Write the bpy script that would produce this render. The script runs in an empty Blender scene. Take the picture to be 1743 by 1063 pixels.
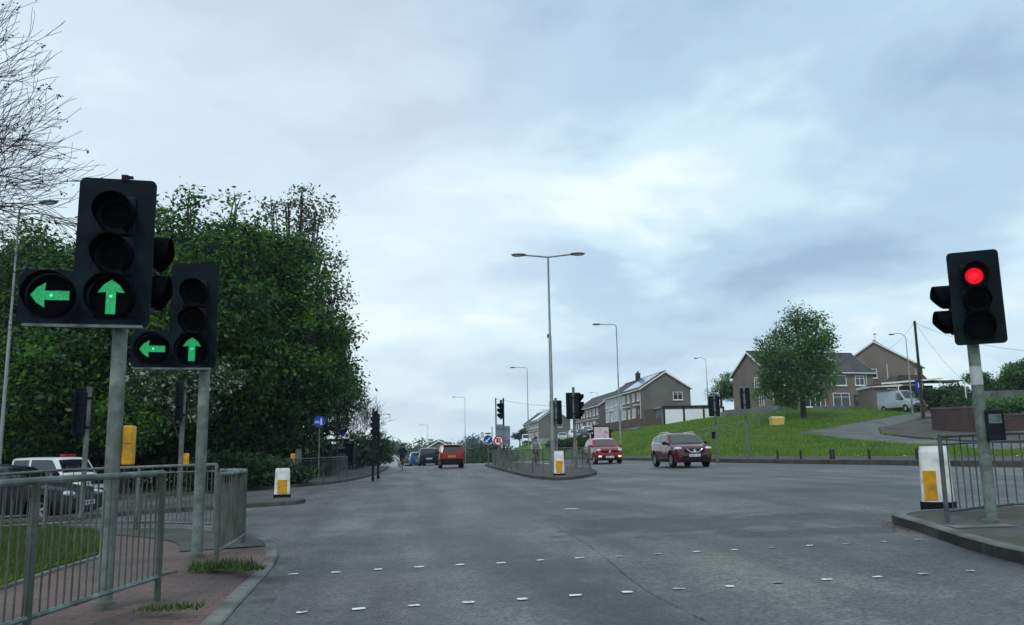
EXPOSURE = 0.2; CLOUD_S = 1.0; CLOUD_O = (1.7, .5, 2); SKYK = .95; SUN_E = 1.1; HAZE = .00028
import bpy, bmesh, math, random
import numpy as np
from mathutils import Vector, Matrix
random.seed(7); rng = np.random.default_rng(11)
sc = bpy.context.scene
COL = sc.collection
R = math.radians
# ------------------------------------------------------------------ camera model
F_ = 1450.; TH = math.atan((772-531.5)/1450); PSI = R(6.9); PHI = .0172
Fh = np.array([math.sin(PSI), math.cos(PSI), 0]); R0 = np.array([math.cos(PSI), -math.sin(PSI), 0]); ZZ = np.array([0, 0, 1.])
FW = Fh*math.cos(TH)+ZZ*math.sin(TH); U0 = -Fh*math.sin(TH)+ZZ*math.cos(TH)
RR = R0*math.cos(PHI)-U0*math.sin(PHI); UU = U0*math.cos(PHI)+R0*math.sin(PHI)
EYE = np.array([0, 0, 1.2])
def ray(px, py): return FW+RR*(px-871.5)/F_+UU*(531.5-py)/F_
def P(px, py, d): return EYE+ray(px, py)*d
def base(x, y):
    z = .0226*min(max(x, -60), 30)+.0038*min(y, 200)
    if x < -6: z -= .03*(-6-max(x, -50))
    t = y-70
    if t > 0: z -= .0006*t*t if t < 60 else 2.16+.072*(t-60)
    return max(z, -9)
def hit(f, px, py, dz=0, t0=3., tmax=420.):
    r = ray(px, py); t = t0
    while t < tmax:
        p = EYE+r*t
        if p[2] < f(p[0], p[1])+dz: break
        t *= 1.006
    return EYE+r*t
def row_of(p):
    v = np.asarray(p)-EYE; return 531.5-F_*(v@UU)/(v@FW)
def height_to(b, top):
    """height of an upright standing at b whose top shows at picture row top"""
    lo, hi = 0., 60.
    for _ in range(40):
        m = (lo+hi)/2
        if row_of(np.asarray(b)+np.array([0, 0, m])) > top: lo = m
        else: hi = m
    return hi
def G(px, py, dz=0): return hit(base, px, py, dz)

# ------------------------------------------------------------------ mesh collector
class MB:
    def __init__(s): s.v = []; s.f = []; s.m = []
    def add(s, vs, fs, m=0):
        o = len(s.v); s.v += [tuple(map(float, p)) for p in vs]; s.f += [tuple(i+o for i in f) for f in fs]; s.m += [m]*len(fs); return s
    def box(s, cx, cy, cz, sx, sy, sz, rz=0, m=0, taper=1.0):
        c, n = math.cos(rz), math.sin(rz); vs = []
        for k, z in ((1, -sz/2), (taper, sz/2)):
            for a, b in ((-1, -1), (1, -1), (1, 1), (-1, 1)):
                x, y = a*sx/2*k, b*sy/2*k
                vs.append((cx+x*c-y*n, cy+x*n+y*c, cz+z))
        return s.add(vs, [(3, 2, 1, 0), (4, 5, 6, 7), (0, 1, 5, 4), (1, 2, 6, 5), (2, 3, 7, 6), (3, 0, 4, 7)], m)
    def tube(s, pts, rad, n=8, caps=True, m=0):
        pts = [Vector(p) for p in pts]
        if not hasattr(rad, '__len__'): rad = [rad]*len(pts)
        vs = []; fs = []; prev = None
        for i, p in enumerate(pts):
            d = (pts[min(i+1, len(pts)-1)]-pts[max(i-1, 0)]).normalized()
            if prev is None:
                u = d.cross(Vector((0, 0, 1)) if abs(d.z) < .9 else Vector((1, 0, 0))).normalized()
            else:
                u = (prev-d*prev.dot(d)).normalized()
            prev = u; w = d.cross(u)
            for k in range(n):
                a = 2*math.pi*k/n; vs.append(p+(u*math.cos(a)+w*math.sin(a))*rad[i])
        for i in range(len(pts)-1):
            for k in range(n):
                fs.append((i*n+k, i*n+(k+1) % n, (i+1)*n+(k+1) % n, (i+1)*n+k))
        if caps:
            fs.append(tuple(range(n-1, -1, -1))); fs.append(tuple((len(pts)-1)*n+k for k in range(n)))
        return s.add(vs, fs, m)
    def ell(s, c, r, n=12, k=8, m=0, zcut=None):
        vs = []; fs = []
        for i in range(k+1):
            t = math.pi*i/k-math.pi/2
            for j in range(n):
                a = 2*math.pi*j/n
                vs.append((c[0]+r[0]*math.cos(t)*math.cos(a), c[1]+r[1]*math.cos(t)*math.sin(a), c[2]+r[2]*math.sin(t)))
        for i in range(k):
            for j in range(n): fs.append((i*n+j, i*n+(j+1) % n, (i+1)*n+(j+1) % n, (i+1)*n+j))
        return s.add(vs, fs, m)
    def prism(s, poly, ax, a, b, m=0):
        """polygon poly (2-D) extruded from a to b along axis ax ('x','y','z')"""
        n = len(poly)
        def mk(p, t): return {'x': (t, p[0], p[1]), 'y': (p[0], t, p[1]), 'z': (p[0], p[1], t)}[ax]
        vs = [mk(p, a) for p in poly]+[mk(p, b) for p in poly]
        fs = [tuple(range(n-1, -1, -1)), tuple(range(n, 2*n))]+[(i, (i+1) % n, n+(i+1) % n, n+i) for i in range(n)]
        return s.add(vs, fs, m)
    def build(s, name, mats, parent=None, smooth=None, bevel=0, loc=None, rz=0, fixn=True):
        me = bpy.data.meshes.new(name); me.from_pydata(s.v, [], s.f)
        if not isinstance(mats, (list, tuple)): mats = [mats]
        for q in mats: me.materials.append(q)
        if len(mats) > 1: me.polygons.foreach_set('material_index', s.m)
        if fixn or smooth:
            bm = bmesh.new(); bm.from_mesh(me)
            if fixn: bmesh.ops.recalc_face_normals(bm, faces=bm.faces)
            if smooth:
                for f in bm.faces: f.smooth = True
                for e in bm.edges:
                    if len(e.link_faces) == 2 and e.calc_face_angle(0) > R(smooth): e.smooth = False
            bm.to_mesh(me); bm.free()
        o = bpy.data.objects.new(name, me); COL.objects.link(o)
        if parent: o.parent = parent
        if loc is not None: o.location = loc
        o.rotation_euler.z = rz
        if bevel:
            b = o.modifiers.new('bevel', 'BEVEL'); b.width = bevel; b.segments = 2; b.limit_method = 'ANGLE'; b.angle_limit = R(40)
        return o
def tag(o, label=None, cat=None, group=None, kind=None):
    if label: o['label'] = label
    if cat: o['category'] = cat
    if group: o['group'] = group
    if kind: o['kind'] = kind
    return o
def empty(name, loc, rz=0, label=None, cat=None, group=None):
    o = bpy.data.objects.new(name, None); COL.objects.link(o); o.empty_display_size = .2
    o.location = tuple(map(float, loc)); o.rotation_euler.z = rz
    return tag(o, label, cat, group)
def kids(o): return [c for c in bpy.data.objects if c.parent == o]
def copy_tree(o, loc=None, rz=None, label=None, group=None, parent=None, scale=None):
    c = o.copy(); COL.objects.link(c); c.parent = parent
    if loc is not None: c.location = tuple(map(float, loc))
    if rz is not None: c.rotation_euler.z = rz
    if scale is not None: c.scale = scale
    if label: c['label'] = label
    if group: c['group'] = group
    for ch in kids(o): copy_tree(ch, parent=c)
    return c
def np_mesh(name, verts, quads, mats, mi=None, parent=None, loc=None, tri=False):
    k = 3 if tri else 4
    me = bpy.data.meshes.new(name); nv = len(verts); nf = len(quads)
    me.vertices.add(nv); me.vertices.foreach_set('co', np.asarray(verts, dtype=np.float32).ravel())
    me.loops.add(nf*k); me.loops.foreach_set('vertex_index', np.asarray(quads, dtype=np.int32).ravel())
    me.polygons.add(nf); me.polygons.foreach_set('loop_start', np.arange(0, nf*k, k, dtype=np.int32))
    for q in mats: me.materials.append(q)
    if mi is not None: me.polygons.foreach_set('material_index', np.asarray(mi, dtype=np.int32))
    me.update(calc_edges=True); me.validate()
    o = bpy.data.objects.new(name, me); COL.objects.link(o)
    if parent: o.parent = parent
    if loc is not None: o.location = tuple(map(float, loc))
    return o

# ------------------------------------------------------------------ materials
def mat(name, col, rough=.7, var=.15, scale=4., bump=0, bscale=None, metal=0, var2=0, col2=None, scale2=.7, spec=None, detail=4, lo=.45, hi=.65, coat=0, wc=False):
    m = bpy.data.materials.new(name); m.use_nodes = True; nt = m.node_tree; b = nt.nodes['Principled BSDF']
    b.inputs['Roughness'].default_value = rough; b.inputs['Metallic'].default_value = metal
    if coat: b.inputs['Coat Weight'].default_value = coat; b.inputs['Coat Roughness'].default_value = .04
    b.inputs['Specular IOR Level'].default_value = .25 if spec is None else spec
    tc = nt.nodes.new('ShaderNodeTexCoord'); co = tc.outputs['Object']
    n1 = nt.nodes.new('ShaderNodeTexNoise'); n1.inputs['Scale'].default_value = scale; n1.inputs['Detail'].default_value = detail; n1.inputs['Roughness'].default_value = .65
    nt.links.new(co, n1.inputs['Vector'])
    r = nt.nodes.new('ShaderNodeValToRGB'); r.color_ramp.elements[0].position = .3; r.color_ramp.elements[1].position = .7
    r.color_ramp.elements[0].color = (*[c*(1-var) for c in col], 1); r.color_ramp.elements[1].color = (*[min(1, c*(1+var)) for c in col], 1)
    nt.links.new(n1.outputs['Fac'], r.inputs['Fac']); out = r.outputs['Color']
    if col2:
        n2 = nt.nodes.new('ShaderNodeTexNoise'); n2.inputs['Scale'].default_value = scale2; n2.inputs['Detail'].default_value = 5
        nt.links.new(co, n2.inputs['Vector'])
        r2 = nt.nodes.new('ShaderNodeValToRGB'); r2.color_ramp.elements[0].position = lo; r2.color_ramp.elements[1].position = hi
        nt.links.new(n2.outputs['Fac'], r2.inputs['Fac'])
        mx = nt.nodes.new('ShaderNodeMix'); mx.data_type = 'RGBA'; nt.links.new(r2.outputs['Color'], mx.inputs['Factor'])
        nt.links.new(out, mx.inputs['A']); mx.inputs['B'].default_value = (*col2, 1); out = mx.outputs['Result']
    nt.links.new(out, b.inputs['Base Color'])
    if bump:
        n3 = nt.nodes.new('ShaderNodeTexNoise'); n3.inputs['Scale'].default_value = bscale or scale*3; n3.inputs['Detail'].default_value = 3
        nt.links.new(co, n3.inputs['Vector'])
        bp = nt.nodes.new('ShaderNodeBump'); bp.inputs['Strength'].default_value = bump; bp.inputs['Distance'].default_value = .02
        nt.links.new(n3.outputs['Fac'], bp.inputs['Height']); nt.links.new(bp.outputs['Normal'], b.inputs['Normal'])
    return m
def emit(name, col, st, tex=True):
    m = bpy.data.materials.new(name); m.use_nodes = True; b = m.node_tree.nodes['Principled BSDF']
    b.inputs['Base Color'].default_value = (*[c*.2 for c in col], 1); b.inputs['Emission Color'].default_value = (*col, 1); b.inputs['Emission Strength'].default_value = st; b.inputs['Roughness'].default_value = .3
    nt = m.node_tree; tc = nt.nodes.new('ShaderNodeTexCoord'); v = nt.nodes.new('ShaderNodeTexVoronoi'); v.inputs['Scale'].default_value = 70; nt.links.new(tc.outputs['Object'], v.inputs['Vector'])
    mr = nt.nodes.new('ShaderNodeMapRange'); mr.inputs['From Max'].default_value = .7; mr.inputs['To Min'].default_value = st*1.25; mr.inputs['To Max'].default_value = st*.55
    nt.links.new(v.outputs['Distance'], mr.inputs['Value']); nt.links.new(mr.outputs['Result'], b.inputs['Emission Strength'])
    return m
def leafmat(name, col, trans=.35):
    m = bpy.data.materials.new(name); m.use_nodes = True; nt = m.node_tree; b = nt.nodes['Principled BSDF']
    b.inputs['Base Color'].default_value = (*col, 1); b.inputs['Roughness'].default_value = .55; b.inputs['Specular IOR Level'].default_value = .35
    tc = nt.nodes.new('ShaderNodeTexCoord'); n = nt.nodes.new('ShaderNodeTexNoise'); n.inputs['Scale'].default_value = .9; n.inputs['Detail'].default_value = 3
    nt.links.new(tc.outputs['Object'], n.inputs['Vector'])
    r = nt.nodes.new('ShaderNodeValToRGB'); r.color_ramp.elements[0].position = .35; r.color_ramp.elements[1].position = .65
    r.color_ramp.elements[0].color = (*[c*.75 for c in col], 1); r.color_ramp.elements[1].color = (*[c*1.25 for c in col], 1)
    nt.links.new(n.outputs['Fac'], r.inputs['Fac']); nt.links.new(r.outputs['Color'], b.inputs['Base Color'])
    t = nt.nodes.new('ShaderNodeBsdfTranslucent'); t.inputs['Color'].default_value = (col[0]*1.3, col[1]*1.5, col[2]*.7, 1)
    x = nt.nodes.new('ShaderNodeMixShader'); x.inputs['Fac'].default_value = trans
    nt.links.new(b.outputs[0], x.inputs[1]); nt.links.new(t.outputs[0], x.inputs[2]); nt.links.new(x.outputs[0], nt.nodes['Material Output'].inputs['Surface'])
    return m
def brickmat(name, c1, c2, mortar, scale=1., bw=.215, bh=.065, rough=.85, floor=False, ms=.008):
    m = bpy.data.materials.new(name); m.use_nodes = True; nt = m.node_tree; b = nt.nodes['Principled BSDF']; b.inputs['Roughness'].default_value = rough
    tc = nt.nodes.new('ShaderNodeTexCoord'); br = nt.nodes.new('ShaderNodeTexBrick')
    br.inputs['Color1'].default_value = (*c1, 1); br.inputs['Color2'].default_value = (*c2, 1); br.inputs['Mortar'].default_value = (*mortar, 1)
    br.inputs['Scale'].default_value = scale; br.inputs['Brick Width'].default_value = bw; br.inputs['Row Height'].default_value = bh; br.inputs['Mortar Size'].default_value = ms
    if floor: nt.links.new(tc.outputs['Object'], br.inputs['Vector'])
    else:
        sp = nt.nodes.new('ShaderNodeSeparateXYZ'); ad = nt.nodes.new('ShaderNodeMath'); cb = nt.nodes.new('ShaderNodeCombineXYZ')
        nt.links.new(tc.outputs['Object'], sp.inputs[0]); nt.links.new(sp.outputs['X'], ad.inputs[0]); nt.links.new(sp.outputs['Y'], ad.inputs[1])
        nt.links.new(ad.outputs[0], cb.inputs['X']); nt.links.new(sp.outputs['Z'], cb.inputs['Y']); nt.links.new(cb.outputs[0], br.inputs['Vector'])
    n = nt.nodes.new('ShaderNodeTexNoise'); n.inputs['Scale'].default_value = .8; n.inputs['Detail'].default_value = 6; nt.links.new(tc.outputs['Object'], n.inputs['Vector'])
    r = nt.nodes.new('ShaderNodeValToRGB'); r.color_ramp.elements[0].position = .3; r.color_ramp.elements[1].position = .7
    r.color_ramp.elements[0].color = (.6, .6, .6, 1); r.color_ramp.elements[1].color = (1.2, 1.2, 1.2, 1); nt.links.new(n.outputs['Fac'], r.inputs['Fac'])
    mx = nt.nodes.new('ShaderNodeMix'); mx.data_type = 'RGBA'; mx.blend_type = 'MULTIPLY'; mx.inputs['Factor'].default_value = 1
    nt.links.new(br.outputs['Color'], mx.inputs['A']); nt.links.new(r.outputs['Color'], mx.inputs['B']); nt.links.new(mx.outputs['Result'], b.inputs['Base Color'])
    return m
def roadmat(name='asphalt', k=(1, 1, 1)):
    m = bpy.data.materials.new(name); m.use_nodes = True; nt = m.node_tree; b = nt.nodes['Principled BSDF']
    b.inputs['Roughness'].default_value = .60; b.inputs['Specular IOR Level'].default_value = .62
    tc = nt.nodes.new('ShaderNodeTexCoord'); O = tc.outputs['Object']
    def noise(s, d, rgh=.6, vec=O):
        n = nt.nodes.new('ShaderNodeTexNoise'); n.inputs['Scale'].default_value = s; n.inputs['Detail'].default_value = d; n.inputs['Roughness'].default_value = rgh
        nt.links.new(vec, n.inputs['Vector']); return n.outputs['Fac']
    def ramp(f, p0, c0, p1, c1):
        r = nt.nodes.new('ShaderNodeValToRGB'); r.color_ramp.elements[0].position = p0; r.color_ramp.elements[1].position = p1
        r.color_ramp.elements[0].color = (*c0, 1); r.color_ramp.elements[1].color = (*c1, 1); nt.links.new(f, r.inputs['Fac']); return r.outputs['Color']
    def mul(a, c, f=1, bt='MULTIPLY'):
        x = nt.nodes.new('ShaderNodeMix'); x.data_type = 'RGBA'; x.blend_type = bt
        if isinstance(f, (int, float)): x.inputs['Factor'].default_value = f
        else: nt.links.new(f, x.inputs['Factor'])
        nt.links.new(a, x.inputs['A'])
        if isinstance(c, tuple): x.inputs['B'].default_value = (*c, 1)
        else: nt.links.new(c, x.inputs['B'])
        return x.outputs['Result']
    mp = nt.nodes.new('ShaderNodeMapping'); mp.inputs['Scale'].default_value = (1.1, .14, 1); nt.links.new(O, mp.inputs['Vector'])
    c = ramp(noise(30, 5, .85), .36, (.013, .0145, .0145), .64, (.168, .169, .164))                # chippings
    c = mul(c, ramp(noise(8, 5, .8), .36, (.68, .69, .70), .64, (1.3, 1.3, 1.3)))                # coarse mottling
    c = mul(c, ramp(noise(.45, 5), .34, (.55, .58, .62), .66, (1.28, 1.25, 1.16)))                  # broad patches
    c = mul(c, ramp(noise(1.0, 4, .5, mp.outputs[0]), .38, (.60, .62, .66), .60, (1.18, 1.18, 1.14)))  # wheel tracks along the road
    v = nt.nodes.new('ShaderNodeTexVoronoi'); v.inputs['Scale'].default_value = 90; nt.links.new(O, v.inputs['Vector'])
    c = mul(c, ramp(v.outputs['Distance'], .0, (.75, .75, .75), .6, (1.15, 1.15, 1.15)))
    c = mul(c, (.075, .068, .048), ramp(noise(.8, 6, .7), .56, (0, 0, 0), .72, (.6, .6, .6)), 'MIX')   # brown grime
    sp = nt.nodes.new('ShaderNodeSeparateXYZ'); nt.links.new(O, sp.inputs[0])
    def mt(op, a, b=None):
        n = nt.nodes.new('ShaderNodeMath'); n.operation = op
        for i, q in enumerate((a, b)):
            if q is None: continue
            if isinstance(q, (int, float)): n.inputs[i].default_value = q
            else: nt.links.new(q, n.inputs[i])
        return n.outputs[0]
    nz = mt('MULTIPLY', mt('SUBTRACT', noise(1.1, 6, .65), .5), 2.6)
    # worn and re-laid areas of the junction, each with its own outline
    for cx, cy, rx, ry, tint in ((4.1, 12.6, 2.4, 1.6, (.42, .43, .48)), (1.4, 5.5, .62, 4.6, (.66, .68, .80)), (8.5, 17.5, 4.5, 2.2, (.80, .80, .82)), (-.9, 15.5, .9, 5.5, (1.18, 1.22, 1.16)), (3.2, 7.6, 1.3, 1.6, (1.18, 1.2, 1.08)), (5.3, 10.6, 1.1, .5, (.45, .42, .38)), (2.9, 30, .35, 18, (.78, .78, .8)), (.4, 28, .3, 20, (.82, .82, .84)), (11, 32, 4, 3, (.8, .8, .84)), (-3, 18.5, 2.2, 1.0, (.72, .73, .72))):
        dx = mt('DIVIDE', mt('SUBTRACT', sp.outputs['X'], cx), rx); dy = mt('DIVIDE', mt('SUBTRACT', sp.outputs['Y'], cy), ry)
        dd = mt('ADD', mt('SQRT', mt('ADD', mt('MULTIPLY', dx, dx), mt('MULTIPLY', dy, dy))), nz)
        c = mul(c, tint, ramp(dd, .72, (1, 1, 1), 1.0, (0, 0, 0)))
    if k != (1, 1, 1): c = mul(c, k)
    nt.links.new(c, b.inputs['Base Color'])
    bp = nt.nodes.new('ShaderNodeBump'); bp.inputs['Strength'].default_value = .8; bp.inputs['Distance'].default_value = .012
    nt.links.new(noise(60, 3, .7), bp.inputs['Height']); nt.links.new(bp.outputs['Normal'], b.inputs['Normal'])
    return m
M = dict(
    road=roadmat(),
    patch=roadmat('darker_asphalt', (.78, .80, .88)), patch2=roadmat('old_asphalt', (.86, .88, .84)),
    crack=mat('crack_tar', (.060, .061, .061), .8, .6, 30),
    paint=mat('worn_road_paint', (.78, .78, .76), .6, .15, 30, col2=(.25, .25, .26), scale2=16, lo=.50, hi=.66), faint=mat('faded_road_paint', (.46, .46, .46), .6, .25, 30, col2=(.14, .145, .15), scale2=22, lo=.42, hi=.6),
    kerb=mat('concrete_kerb', (.17, .175, .165), .85, .3, 6, .5, 40, col2=(.075, .078, .06), scale2=1.5),
    kerbdark=mat('dirty_kerb', (.085, .082, .078), .9, .35, 5, .4, 30, col2=(.05, .055, .04), scale2=1.1),
    pave=brickmat('red_block_paving', (.155, .092, .080), (.115, .080, .070), (.05, .046, .040), 1, .2, .1, floor=True, ms=.006),
    tarmac=mat('footway_tarmac', (.085, .083, .078), .85, .3, 12, .5, 50, col2=(.06, .062, .04), scale2=.9),
    soil=mat('woodland_soil', (.05, .045, .03), .95, .4, 2, .5, 8, col2=(.035, .06, .02), scale2=.6),
    turf=mat('turf', (.062, .125, .015), .98, .5, 2.5, .9, 14, col2=(.100, .145, .026), scale2=.22, lo=.42, hi=.66, spec=.04),
    turfdark=mat('rough_turf', (.06, .10, .022), .95, .4, 2, .5, 14),
    galv=mat('galvanised_steel', (.165, .205, .185), .65, .4, 9, metal=.05, col2=(.085, .10, .08), scale2=3.6),
    railmid=mat('mossy_rail_steel', (.095, .112, .098), .6, .3, 14, metal=.1, col2=(.065, .075, .05), scale2=3.5),
    galvold=mat('weathered_steel', (.16, .175, .17), .6, .3, 8, metal=.25, col2=(.07, .085, .065), scale2=1.7),
    raildark=mat('dull_rail_steel', (.10, .115, .12), .55, .3, 9, metal=.3, col2=(.05, .06, .05), scale2=3),
    lampsteel=mat('lamp_column_steel', (.21, .235, .225), .55, .2, 3, metal=.3),
    lantern=mat('lantern_grey', (.10, .105, .11), .5, .15, 5),
    lens_clear=mat('lamp_glass', (.45, .47, .48), .15, .05, 5),
    black=mat('black_plastic', (.006, .010, .014), .5, .3, 10, col2=(.012, .020, .026), scale2=3, spec=.12),
    board=mat('backing_board_black', (.0035, .0095, .014), .55, .35, 5, .1, 30, col2=(.008, .022, .029), scale2=3.2, spec=.09),
    boardedge=mat('board_grey_edge', (.13, .17, .17), .5, .3, 12, col2=(.05, .08, .09), scale2=8),
    hood=mat('visor_black', (.0025, .0035, .0055), .7, .2, 10, spec=.03),
    darklens=mat('unlit_lens', (.0025, .003, .004), .4, .2, 20, spec=.03),
    rust=mat('rust', (.16, .08, .04), .8, .4, 20),
    yellow=mat('yellow_plastic', (.66, .33, .010), .45, .2, 8, col2=(.40, .22, .03), scale2=7),
    bolwhite=mat('bollard_white', (.80, .80, .77), .5, .1, 5, col2=(.52, .51, .47), scale2=5),
    green=emit('green_aspect', (.010, .52, .17), .62), greenhot=emit('green_aspect_core', (.10, 1.0, .45), 1.2), greendim=emit('green_aspect_glow', (.004, .10, .045), .35),
    red=emit('red_aspect', (1.0, .006, .022), 1.0),
    white=mat('white_paint', (.74, .74, .73), .5, .06, 3),
    upvc=mat('white_window_frame', (.78, .79, .80), .4, .04, 3),
    grey=mat('grey_sign_back', (.20, .25, .30), .5, .12, 3, metal=.2, col2=(.15, .18, .21), scale2=2),
    signblue=mat('sign_blue', (.012, .06, .36), .4, .1, 4), signred=mat('sign_red', (.50, .02, .03), .4, .1, 4), signwhite=mat('sign_white', (.78, .78, .78), .4, .05, 4), signblack=mat('sign_black', (.01, .01, .012), .5, .1, 4),
    glass=mat('window_glass', (.03, .038, .045), .06, .3, .8, spec=.7),
    carglass=mat('car_glass', (.008, .012, .016), .04, .2, 2, spec=.9),
    tyre=mat('tyre_rubber', (.008, .008, .009), .85, .2, 9, spec=.1), alloy=mat('alloy_wheel', (.42, .43, .44), .35, .1, 9, metal=.8),
    trim=mat('black_trim', (.010, .010, .012), .6, .2, 9, spec=.12),
    chrome=mat('chrome', (.72, .73, .75), .15, .03, 5, metal=1), headlamp=mat('headlamp_glass', (.55, .58, .62), .08, .1, 8, spec=.8),
    headlit=emit('lit_headlamp', (1, .97, .9), .9), tail=mat('tail_lamp_red', (.30, .01, .015), .15, .1, 8),
    plate_w=mat('plate_white', (.7, .7, .68), .4, .05, 8), plate_y=mat('plate_yellow', (.62, .45, .05), .4, .05, 8),
    plate_m=mat('plate_marks', (.03, .03, .03), .5, .1, 8),
    slate=mat('roof_tiles', (.052, .052, .058), .8, .3, 1.2, .5, 6, col2=(.075, .07, .068), scale2=.4),
    slate2=mat('roof_tiles_brown', (.075, .066, .062), .8, .3, 1.2, .5, 6),
    render=mat('pebbledash_brown', (.20, .160, .138), .95, .22, 6, .5, 30, col2=(.16, .13, .112), scale2=.3),
    render2=mat('pebbledash_grey', (.165, .152, .140), .95, .22, 6, .5, 30, col2=(.125, .118, .110), scale2=.35),
    rendwhite=mat('white_render', (.50, .51, .53), .9, .08, 2, .2, 30, col2=(.40, .41, .42), scale2=.5),
    brick=brickmat('house_brick', (.20, .075, .055), (.16, .065, .05), (.16, .15, .14)),
    wallbrick=brickmat('garden_wall_brick', (.13, .052, .042), (.065, .034, .030), (.06, .055, .05)),
    block=mat('grey_block_wall', (.17, .175, .18), .95, .2, 4, .3, 20, col2=(.11, .115, .11), scale2=.6),
    solar=mat('solar_panel', (.30, .36, .44), .12, .06, 1, spec=.9),
    wood=mat('weathered_timber', (.09, .075, .06), .9, .3, 6), pole_wood=mat('tarred_pole', (.045, .035, .028), .9, .3, 6),
    door=mat('dark_door', (.05, .04, .04), .5, .2, 3), doorgar=mat('garage_door_white', (.80, .82, .84), .5, .05, 2),
    bark=mat('bark', (.055, .047, .037), .95, .35, 5, .6, 14), twig=mat('twig_bark', (.060, .050, .052), .9, .3, 8),
    grit=mat('grit_bin_yellow', (.62, .42, .12), .6, .15, 3),
    skin=mat('skin', (.42, .25, .18), .6, .08, 9), navy=mat('dark_jacket', (.010, .012, .020), .8, .3, 12), shorts=mat('dark_shorts', (.008, .009, .012), .85, .2, 12),
    greytop=mat('pale_grey_top', (.36, .37, .40), .8, .15, 12), helmet=mat('helmet', (.02, .02, .025), .4, .2, 12), hairb=mat('dark_hair', (.012, .010, .009), .7, .2, 30),
    redcar=mat('orange_red_car_paint', (.27, .012, .011), .4, .04, 2, coat=.6, spec=.05), maroon=mat('maroon_car_paint', (.085, .003, .010), .4, .05, 2, coat=1, spec=.05), flame=mat('red_car_paint', (.24, .006, .009), .4, .05, 2, coat=.8, spec=.05),
    carwhite=mat('white_car_paint', (.72, .74, .76), .3, .03, 2, coat=.5), carblack=mat('black_car_paint', (.006, .008, .012), .28, .05, 2, coat=.25, spec=.2), carblue=mat('blue_car_paint', (.015, .085, .20), .3, .05, 2, coat=.5, spec=.1),
    carsilver=mat('silver_van_paint', (.38, .42, .47), .35, .04, 2, metal=.3, coat=.4), cardark=mat('dark_grey_car_paint', (.014, .016, .018), .35, .05, 2, coat=.2, spec=.2),
    wire=mat('cable_black', (.02, .02, .022), .7, .1, 3),
)
L_dark = [leafmat('leaf_dark', (.016, .050, .014), .3), leafmat('leaf_mid', (.046, .125, .020), .42), leafmat('leaf_light', (.105, .215, .026), .5), leafmat('leaf_deep_shade', (.006, .024, .010), .2)]  # deepest tone carries the shade inside the wood as leaf colour
L_birch = [leafmat('birch_leaf', (.090, .185, .050), .5), leafmat('birch_leaf_light', (.125, .225, .062), .5), leafmat('birch_leaf_dark', (.050, .115, .038), .45)]
L_silver = [leafmat('poplar_leaf', (.06, .075, .055), .2), leafmat('poplar_leaf_pale', (.11, .13, .10), .2)]
L_white = [leafmat('hawthorn_blossom', (.36, .38, .34), .2), leafmat('hawthorn_leaf', (.03, .07, .02))]
L_hedge = [leafmat('hedge_leaf', (.030, .070, .018)), leafmat('hedge_leaf_dark', (.016, .042, .013))]
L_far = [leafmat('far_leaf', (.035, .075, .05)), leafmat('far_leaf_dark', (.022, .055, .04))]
L_grass = [leafmat('grass_blade', (.090, .205, .018), .35), leafmat('grass_blade_light', (.160, .255, .032), .35), leafmat('grass_blade_dark', (.050, .105, .016), .3), leafmat('grass_blade_dry', (.20, .18, .075), .25)]
L_lawn = [leafmat('lawn_blade', (.055, .095, .014), .25), leafmat('lawn_blade_yellow', (.085, .105, .020), .25), leafmat('lawn_blade_dark', (.030, .062, .010), .25)]
M['flower'] = mat('dandelion', (.70, .55, .03), .7, .1, 9); M['daisy'] = mat('daisy', (.75, .75, .70), .7, .1, 9)
# ------------------------------------------------------------------ camera, sky, light
cam = bpy.data.cameras.new('camera'); co = bpy.data.objects.new('camera', cam); COL.objects.link(co); sc.camera = co
cam.sensor_width = 36; cam.lens = 36*F_/1743; cam.clip_end = 3000; cam.clip_start = .05
co.matrix_world = Matrix(((RR[0], UU[0], -FW[0], 0), (RR[1], UU[1], -FW[1], 0), (RR[2], UU[2], -FW[2], 1.2), (0, 0, 0, 1)))
sc.view_settings.view_transform = 'Standard'; sc.view_settings.look = 'None'; sc.view_settings.gamma = 1; sc.view_settings.exposure = EXPOSURE
W_ = bpy.data.worlds.new('World'); sc.world = W_; W_.use_nodes = True; nt = W_.node_tree
bg = nt.nodes['Background']; bg.inputs['Strength'].default_value = .1
sky = nt.nodes.new('ShaderNodeTexSky'); sky.sky_type = 'NISHITA'; sky.sun_disc = False
SUN_EL, SUN_AZ = R(50), R(205)
sky.sun_elevation = SUN_EL; sky.sun_rotation = SUN_AZ; sky.air_density = 1.2; sky.dust_density = 2
tc = nt.nodes.new('ShaderNodeTexCoord'); sp = nt.nodes.new('ShaderNodeSeparateXYZ'); nt.links.new(tc.outputs['Generated'], sp.inputs[0])
def mth(op, a, b=None, clamp=False):
    n = nt.nodes.new('ShaderNodeMath'); n.operation = op; n.use_clamp = clamp
    for i, q in enumerate((a, b)):
        if q is None: continue
        if isinstance(q, (int, float)): n.inputs[i].default_value = q
        else: nt.links.new(q, n.inputs[i])
    return n.outputs[0]
zp = mth('MAXIMUM', sp.outputs['Z'], 0.0); den = mth('ADD', zp, .22)
cb = nt.nodes.new('ShaderNodeCombineXYZ'); nt.links.new(mth('DIVIDE', sp.outputs['X'], den), cb.inputs['X']); nt.links.new(mth('DIVIDE', sp.outputs['Y'], den), cb.inputs['Y'])
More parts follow.
